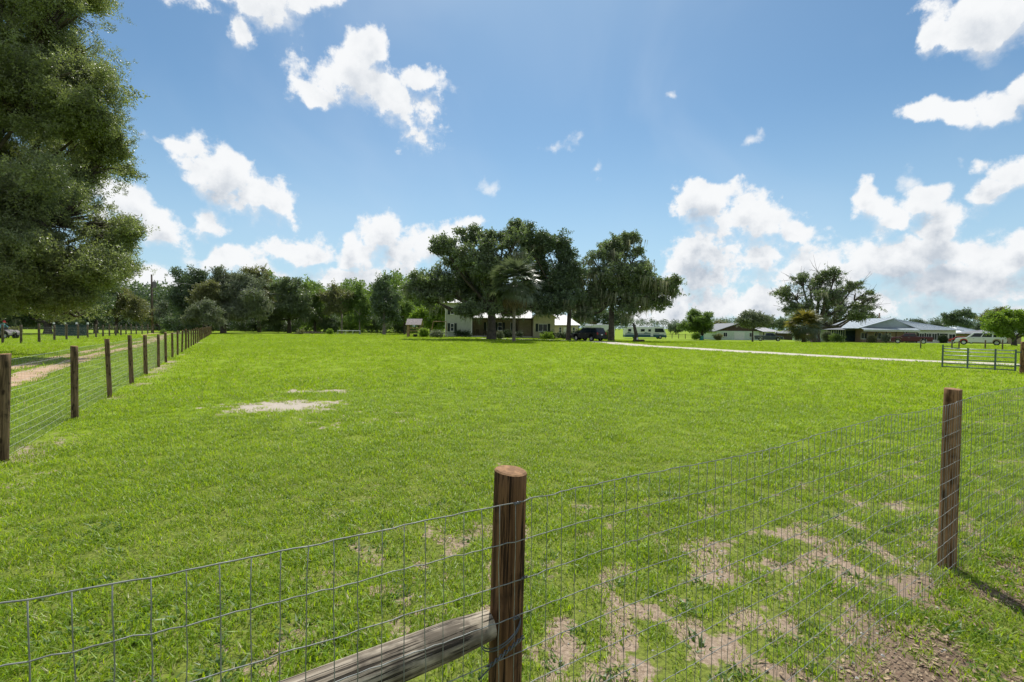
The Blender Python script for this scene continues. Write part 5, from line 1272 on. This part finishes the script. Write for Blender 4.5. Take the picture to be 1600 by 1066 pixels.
def palm(label, px, Y, top, crown_r, mat2, n=44, seed=1, tr=.17, cpx=None):
    b = base(px, Y); h = thing('palm_tree', label, 'palm', b); r = np.random.RandomState(seed); cx = (X(cpx, Y) - b.x) if cpx else 0; zt = Z(px, top, Y) - b.z
    MB().tube([(0, 0, -.2), (0, 0, .1), (cx*.3, 0, zt*.4), (cx, 0, zt)], [tr*1.4, tr*1.15, tr, tr*.95], 12).build('trunk', 'bark_palm', h, smooth=True)
    ms = [fan_mesh(k, 'palm', 1.0) for k in range(3)] + [fan_mesh(9, mat2, 1.0)]; dead = fan_mesh(14, 'palm_dead', 1.0, 18, .8)
    for k in range(n):
        u = k / n; elv = 75 - 135 * u ** .9; az_ = k * 2.399 + r.normal() * .2; m = ms[r.randint(4)] if u < .9 else dead
        if mat2 == 'palm_gold' and r.rand() < .45 * (1 - u) + .2: m = ms[3]
        o = link('frond', m, h, (cx, 0, zt + .1)); s = crown_r * .52 * r.uniform(.85, 1.12); o.scale = (s, s, s)
        o.rotation_euler = (rad(elv), 0, az_)
    bt = MB()
    for k in range(16): a = k * 2.4; z = zt - .9 + .06 * k; bt.tube([(cx + tr*math.cos(a), tr*math.sin(a), z), (cx + (tr+.22)*math.cos(a), (tr+.22)*math.sin(a), z + .28)], [.05, .03], 5)
    bt.build('boots', 'bark_palm', h)
palm('tall cabbage palm with grey trunk standing in front of the house porch', 803, 57, 444, 3.5, 'palm', 110, 3, .18)
palm('short full palm with gold-green fans in front of the big mossy oak', 1256, 90, 511, 3.7, 'palm_gold', 110, 5, .33)

# ------------------------------------------------------------------ trees
# near oak at the left edge, trunk outside the picture
tree('oak_tree', 'huge live oak overhanging the left edge of the picture above the dirt track', -170, 25, 'near',
     [(40, 430, 60, 30, 4), (20, 40, 95, 80), (90, 20, 45, 40, -1), (100, 90, 55, 45), (150, 125, 30, 30, 0), (60, 150, 100, 70), (150, 190, 50, 38), (185, 225, 26, 22, 1), (90, 250, 95, 60), (150, 268, 38, 30), (30, 330, 110, 70),
      (120, 340, 65, 45), (170, 358, 38, 30, 0), (60, 410, 100, 55), (140, 400, 48, 36), (30, 452, 70, 32, -2), (100, 450, 55, 30), (165, 415, 36, 26), (175, 385, 30, 20, 1), (110, 485, 40, 12, 2), (-90, 100, 120, 100), (-110, 300, 130, 110), (-70, 430, 90, 60), (-190, 200, 130, 150, 3), (30, -60, 110, 70), (-100, -70, 130, 90, 2), (-260, 330, 110, 100, -3), (60, 300, 80, 80, 6), (0, 150, 90, 90, 5)],
     .36, .25, 'bark', 0, 9.0, depth=.9, size=1.0, sub=24, seed=3, gap=.45)
# left middle distance
tree('oak_tree', 'dark oak behind the left pasture fence with low spreading limbs', 75, 74, 'dark', [(40, 470, 60, 35), (95, 462, 50, 32), (135, 470, 34, 26), (10, 480, 60, 30), (150, 440, 24, 22), (120, 440, 30, 22)], .5, .2, 'bark', .12, 2.0, size=1.1)
tree('oak_tree', 'olive green oak with trailing moss left of the utility pole', 182, 84, 'olive', [(170, 478, 22, 20), (195, 476, 26, 20), (215, 482, 20, 17), (182, 462, 20, 13)], .28, .3, 'bark', .30, 2.4)
tree('oak_tree', 'shady oak between the near oak and the olive green tree', 150, 80, 'dark', [(135, 480, 22, 22), (160, 455, 22, 24), (150, 430, 16, 16)], .3, .3, 'bark', .1, 2.2)
tree('oak_tree', 'grey-green tree just right of the utility pole', 250, 118, 'grey', [(238, 493, 20, 20), (256, 490, 16, 16), (222, 490, 16, 16)], .3, .25, 'bark', 0, 1.6, size=1.3)
tree('bush_tree', 'small pale green tree at the gap beside the dark oak by the fence end', 272, 112, 'green', [(268, 508, 12, 12), (280, 502, 9, 12)], .14, .2, 'bark', 0, 1.8, size=1.2)
# woods edge, left to right
GW = 'trees along the edge of the woods'
tree('oak_tree', 'dark tall oak at the left end of the woods by the fence end', 292, 100, 'dark', [(290, 445, 24, 26), (312, 432, 20, 16), (285, 475, 22, 26), (310, 465, 24, 26), (276, 460, 12, 16), (300, 500, 26, 18)], .4, .3, 'bark', 0, 2.2, group=GW)
tree('oak_tree', 'yellowish olive tree behind the small grey-leaved tree', 318, 92, 'olive', [(320, 458, 17, 16), (330, 448, 14, 12), (310, 468, 12, 12)], .2, .35, 'bark', 0, 2.6, group=GW)
tree('crape_tree', 'small grey-leaved tree with pale bare trunk at the end of the left fence', 323, 86, 'grey', [(308, 487, 22, 13), (328, 492, 18, 13), (318, 478, 16, 9), (300, 498, 14, 9), (338, 500, 11, 8)], .13, .32, 'bark_pale', 0, 2.8, size=.8, group=GW)
tree('oak_tree', 'broad grey-green oak hung with long pale moss on its right side', 349, 95, 'grey', [(352, 440, 28, 22), (375, 452, 32, 26), (395, 465, 26, 28), (355, 470, 28, 22), (380, 485, 28, 18), (345, 428, 18, 12), (408, 480, 14, 20)], .5, .25, 'bark', .38, 2.4, group=GW, mossz=1.2)
tree('oak_tree', 'olive oak top rising behind the broad mossy oak', 405, 108, 'olive', [(402, 434, 16, 16), (418, 448, 14, 18), (390, 428, 12, 10), (412, 470, 20, 20)], .35, .3, 'bark', 0, 2.0, size=1.2, group=GW)
tree('oak_tree', 'dark bushy oak right of the broad mossy oak', 452, 104, 'oak', [(440, 458, 20, 20), (455, 445, 18, 12), (470, 465, 22, 24), (448, 485, 28, 22), (425, 495, 18, 20), (478, 490, 20, 22)], .4, .3, 'bark', .05, 2.2, size=1.1, group=GW)
tree('oak_tree', 'mid green oak left of the pale young trees', 492, 106, 'green', [(490, 468, 16, 18), (500, 482, 16, 18), (485, 495, 20, 18), (475, 450, 10, 10)], .28, .3, 'bark', 0, 2.2, size=1.1, group=GW)
tree('young_tree', 'pale green tree with slender straight trunk in the middle of the woods edge', 534, 104, 'olive', [(528, 458, 16, 14), (538, 470, 14, 16), (520, 478, 14, 18), (512, 465, 10, 12)], .22, .5, 'bark_pale', 0, 2.2, size=1.1, group=GW)
tree('young_tree', 'light green tree with thin pale trunk left of the dark columnar tree', 562, 102, 'green', [(560, 462, 14, 14), (550, 475, 14, 18), (570, 480, 14, 18), (560, 498, 18, 14)], .16, .5, 'bark_pale', 0, 2.2, size=1.1, group=GW)
tree('oak_tree', 'dark columnar tree with twin grey trunks before the woods', 600, 98, 'dark', [(597, 442, 14, 14), (600, 458, 20, 16), (594, 476, 20, 18), (612, 478, 16, 18), (606, 494, 18, 12)], .3, .45, 'bark_pale', 0, 2.6, group=GW)
tree('young_tree', 'bright green tree between the dark columnar tree and the play fort', 632, 104, 'green', [(628, 470, 12, 16), (640, 485, 14, 18), (622, 492, 14, 18)], .2, .4, 'bark', 0, 2.2, size=1.1, group=GW)
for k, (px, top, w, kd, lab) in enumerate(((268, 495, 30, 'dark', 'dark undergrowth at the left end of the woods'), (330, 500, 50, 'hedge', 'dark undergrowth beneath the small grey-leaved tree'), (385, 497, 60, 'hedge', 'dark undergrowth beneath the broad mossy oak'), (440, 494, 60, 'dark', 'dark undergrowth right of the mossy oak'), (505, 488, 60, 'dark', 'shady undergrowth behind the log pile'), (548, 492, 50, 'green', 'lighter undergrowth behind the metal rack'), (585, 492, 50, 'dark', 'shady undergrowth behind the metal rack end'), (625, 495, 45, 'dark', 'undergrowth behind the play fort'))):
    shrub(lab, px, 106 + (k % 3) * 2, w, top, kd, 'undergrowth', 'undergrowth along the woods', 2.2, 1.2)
tree('bush_tree', 'bright green bushy tree behind the swing set', 672, 90, 'bright', [(668, 486, 18, 14), (688, 482, 18, 14), (655, 495, 14, 12), (680, 500, 18, 12)], .14, .3, 'bark', 0, 3.0, group=GW)
tree('oak_tree', 'green tree behind the left wing of the main oak', 662, 112, 'green', [(655, 470, 20, 18), (680, 465, 20, 20), (700, 480, 20, 22)], .3, .3, 'bark', 0, 2.0, size=1.2, group=GW)
# the big oak before the house
tree('oak_tree', 'great spreading live oak standing in front of the house, thick dark trunk', 768, 66, 'oak',
     [(652, 452, 20, 22), (675, 440, 22, 24), (672, 468, 22, 14), (700, 450, 26, 26), (692, 385, 18, 15), (718, 408, 24, 22), (735, 366, 22, 16), (742, 398, 30, 28), (728, 440, 34, 32), (765, 415, 32, 34), (762, 375, 14, 16), (775, 450, 34, 28), (745, 468, 28, 14), (724, 481, 12, 8, -4), (790, 474, 26, 12), (826, 478, 18, 10, 1), (735, 484, 16, 8, -3), (762, 482, 18, 8, -4), (800, 486, 20, 8, 2), (800, 392, 26, 26), (808, 360, 14, 12), (788, 372, 12, 10)],
     .62, .28, 'bark', .22, 2.6, depth=.9, sub=11, seed=12, gap=.38)
tree('oak_tree', 'dark leafy oak right of the palm with moss along its underside', 888, 70, 'dark',
     [(822, 372, 20, 20), (838, 400, 26, 26), (852, 378, 18, 15), (850, 440, 34, 30), (826, 462, 28, 20), (878, 385, 14, 20), (884, 400, 14, 18), (875, 440, 24, 30), (892, 425, 20, 22), (862, 470, 32, 18), (890, 465, 20, 18)],
     .33, .38, 'bark', .22, 2.6, depth=.8, sub=11, seed=5, gap=.38, lean=.03)
tree('oak_tree', 'tall moss-draped oak over the driveway, left of the motorhome', 955, 71, 'oak',
     [(975, 382, 20, 14), (955, 395, 24, 20), (990, 405, 24, 18), (935, 415, 22, 24), (965, 425, 30, 24), (1005, 430, 24, 20), (925, 445, 22, 20), (950, 455, 28, 20), (985, 455, 28, 20), (1020, 455, 22, 16), (1040, 448, 18, 10), (912, 465, 14, 16), (1000, 475, 26, 14), (1030, 475, 18, 10), (1050, 458, 10, 8), (930, 475, 20, 12), (970, 480, 20, 12), (902, 435, 14, 18), (905, 475, 16, 12), (915, 492, 14, 7), (1052, 440, 8, 6), (985, 370, 12, 9)],
     .42, .38, 'bark', .45, 2.5, depth=.9, sub=10, seed=8, gap=.40, mossz=1.5)
tree('oak_tree', 'dark trees massed behind the camper trailer', 930, 108, 'dark', [(905, 490, 22, 16), (935, 492, 24, 14), (960, 496, 18, 14), (920, 475, 26, 16), (975, 500, 12, 10)], .3, .2, 'bark', .1, 2.0, size=1.3)
tree('oak_tree', 'tree seen over the roof behind the house', 840, 104, 'dark', [(800, 470, 26, 18), (840, 475, 26, 16), (870, 480, 20, 14), (770, 472, 22, 16)], .3, .3, 'bark', 0, 2.0, size=1.3)
# right side
tree('round_tree', 'round bright green tree alone in the pasture right of the motorhome', 1098, 118, 'green', [(1085, 500, 14, 13), (1098, 498, 16, 13), (1083, 492, 10, 9), (1095, 513, 18, 10), (1076, 510, 12, 9), (1106, 510, 12, 12)], .22, .2, 'bark', 0, 2.8, size=.9)
tree('round_tree', 'small dull green tree beside the round bright tree', 1128, 150, 'olive', [(1124, 510, 12, 8), (1135, 513, 8, 6)], .15, .2, 'bark', 0, 2.0, size=1.3)
tree('round_tree', 'tiny grey-green tree on the horizon right of the motorhome', 1056, 230, 'belt', [(1056, 512, 9, 6), (1050, 513, 6, 5), (1062, 514, 6, 4)], .3, .2, 'bark', 0, 1.5, size=1.8)
tree('crape_tree', 'small round grey-leaved tree with thin trunk before the brown-gabled house', 1176, 88, 'grey', [(1168, 499, 14, 10), (1185, 497, 13, 9), (1176, 492, 12, 7), (1160, 505, 10, 6), (1196, 503, 8, 6), (1178, 508, 14, 5)], .14, .45, 'bark', 0, 2.6, size=.8)
tree('oak_tree', 'dark oak behind the metal roof of the brown-gabled house', 1210, 145, 'dark', [(1205, 505, 14, 9), (1220, 508, 12, 8), (1196, 503, 8, 7)], .25, .2, 'bark', 0, 2.0, size=1.3)
tree('oak_tree', 'wide sparse old oak with bare twigs and moss at the right of the field', 1275, 100, 'oak',
     [(1222, 455, 16, 10), (1240, 462, 20, 12), (1252, 438, 14, 12), (1266, 448, 20, 14), (1285, 435, 14, 14), (1305, 432, 14, 16), (1310, 455, 22, 14), (1290, 460, 24, 16), (1258, 478, 26, 14), (1335, 448, 18, 9), (1345, 462, 22, 9), (1356, 468, 12, 6), (1320, 478, 28, 14), (1350, 485, 22, 10), (1295, 490, 30, 12), (1240, 482, 16, 14), (1335, 494, 26, 8)],
     .75, .22, 'bark', .20, 2.0, depth=.8, sub=8, seed=4, gap=.50, bare=.6, mossz=1.1)
tree('oak_tree', 'rounded oak just behind the right side of the sparse old oak', 1362, 132, 'dark', [(1350, 500, 18, 9), (1368, 503, 14, 7), (1330, 503, 16, 7)], .3, .2, 'bark', 0, 2.0, size=1.3)
tree('oak_tree', 'airy dark oak rising behind the right end of the ranch house', 1497, 150, 'dark', [(1478, 494, 8, 6), (1490, 502, 14, 8), (1500, 490, 12, 8), (1515, 493, 10, 6), (1505, 505, 18, 8)], .3, .2, 'bark', 0, 2.2, size=1.1, gap=.35)
tree('round_tree', 'broad yellow-green tree at the right edge above the gate post', 1585, 66, 'bright', [(1560, 505, 18, 12), (1580, 495, 18, 10), (1600, 502, 22, 16), (1570, 515, 18, 8), (1550, 498, 12, 8), (1612, 515, 20, 12)], .28, .25, 'bark', 0, 3.4, size=.8)
tree('oak_tree', 'darker tree behind the broad yellow-green tree', 1552, 125, 'olive', [(1545, 495, 12, 10), (1560, 490, 14, 9), (1575, 500, 16, 12)], .3, .2, 'bark', 0, 2.0, size=1.2)
for k, (px, Y, top, w) in enumerate(((1392, 190, 499, 26), (1430, 200, 498, 36), (1462, 195, 500, 30), (1532, 180, 503, 30))):
    shrub(('low tree tops behind the ridge of the ranch house', 'long low tree line over the middle of the ranch house roof', 'low dark trees near the airy oak', 'low trees between the airy oak and the bright tree')[k], px, Y, w, top, 'belt', 'tree_row', None, 2.0, 1.8)

# shrubs and hedges
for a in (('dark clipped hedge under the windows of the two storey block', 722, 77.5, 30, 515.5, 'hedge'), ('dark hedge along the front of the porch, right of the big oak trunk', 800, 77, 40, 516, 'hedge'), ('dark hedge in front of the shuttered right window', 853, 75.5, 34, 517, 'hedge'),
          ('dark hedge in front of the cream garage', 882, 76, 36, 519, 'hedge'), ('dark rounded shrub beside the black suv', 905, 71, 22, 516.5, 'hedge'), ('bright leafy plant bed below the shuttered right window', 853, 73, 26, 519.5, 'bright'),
          ('yellow-green plant beside the play fort', 662, 74, 16, 513, 'bright'), ('bright green shrub at the end of the log pile', 516, 91, 10, 514.5, 'bright'), ('small flowering shrub at the left corner of the house', 683, 72, 22, 517, 'grey'),
          ('pale plant right of the big oak trunk', 781, 69, 7, 519, 'grey'), ('round green bush left of the teal bin', 1087, 112, 13, 520, 'bright'), ('low scrub in front of the brown-gabled house', 1122, 116, 20, 521, 'olive'),
          ('green hedge in front of the pale green wing', 1312, 100, 30, 522.5, 'green'), ('pale round shrub left of the maroon pickup', 1385, 92, 13, 522.5, 'grey'), ('small shrub on the porch front of the ranch house', 1363, 94, 10, 524, 'olive'),
          ('tall shrubs right of the sparse oak trunk', 1292, 103, 14, 518, 'grey'), ('dark shrub by the ranch house door', 1474, 101, 8, 523, 'hedge'), ('low shrub left of the log pile', 472, 92, 14, 516, 'olive'), ('shrub between the camper trailer and the mossy oak', 948, 82, 14, 517, 'green'), ('low bushes beside the quad bike', 22, 60, 16, 512, 'olive')):
    shrub(a[0], a[1], a[2], a[3], a[4], a[5])
shrub('weedy clump at the end of the left pasture fence', 256, 80, 12, 516, 'green')

# far woods round the horizon
def far_woods():
    r = np.random.RandomState(77); pts = []; sc = []
    for k in range(5200):
        a = r.uniform(-rad(75), rad(75)); d = r.uniform(560, 720) + 60 * math.sin(a * 9); x, y = d*math.sin(a), d*math.cos(a)
        h = 9 + 6 * vnoise(a * 30, 3.3) + 2 * r.rand(); z = -1 + h * r.rand() ** .6; pts.append((x, y, z)); sc.append(r.uniform(3, 5.5))
    lp, ls = [], []
    for k in range(4600):                      # nearer wood behind the left pasture
        px = r.uniform(-260, 470); Y = r.uniform(125, 160); x = X(px, Y); h = (9 + 4 * vnoise(px * .03, 8.1)); z = h * r.rand() ** 1.15; lp.append((x, Y, z)); ls.append(r.uniform(1.8, 3.0))
    tag(scatter('woods', lp, ls, G['dark']), 'shady dark woods closing off the pasture behind the left trees', 'woods', kind='stuff')
    gp, gs = [], []
    for k in range(3400):
        px = r.uniform(410, 760); Y = r.uniform(120, 150); x = X(px, Y); h = (11 + 5 * vnoise(px * .05, 2.1)); z = h * r.rand() ** .7; gp.append((x, Y, z)); gs.append(r.uniform(1.4, 2.4))
    tag(scatter('woods', gp, gs, G['green']), 'fresh green young woods filling the middle of the tree line left of the house', 'woods', kind='stuff')
    tag(scatter('distant_woods', pts, sc, G['belt']), 'dark woods massed behind the trees and low along the horizon', 'woods', kind='stuff')
far_woods()
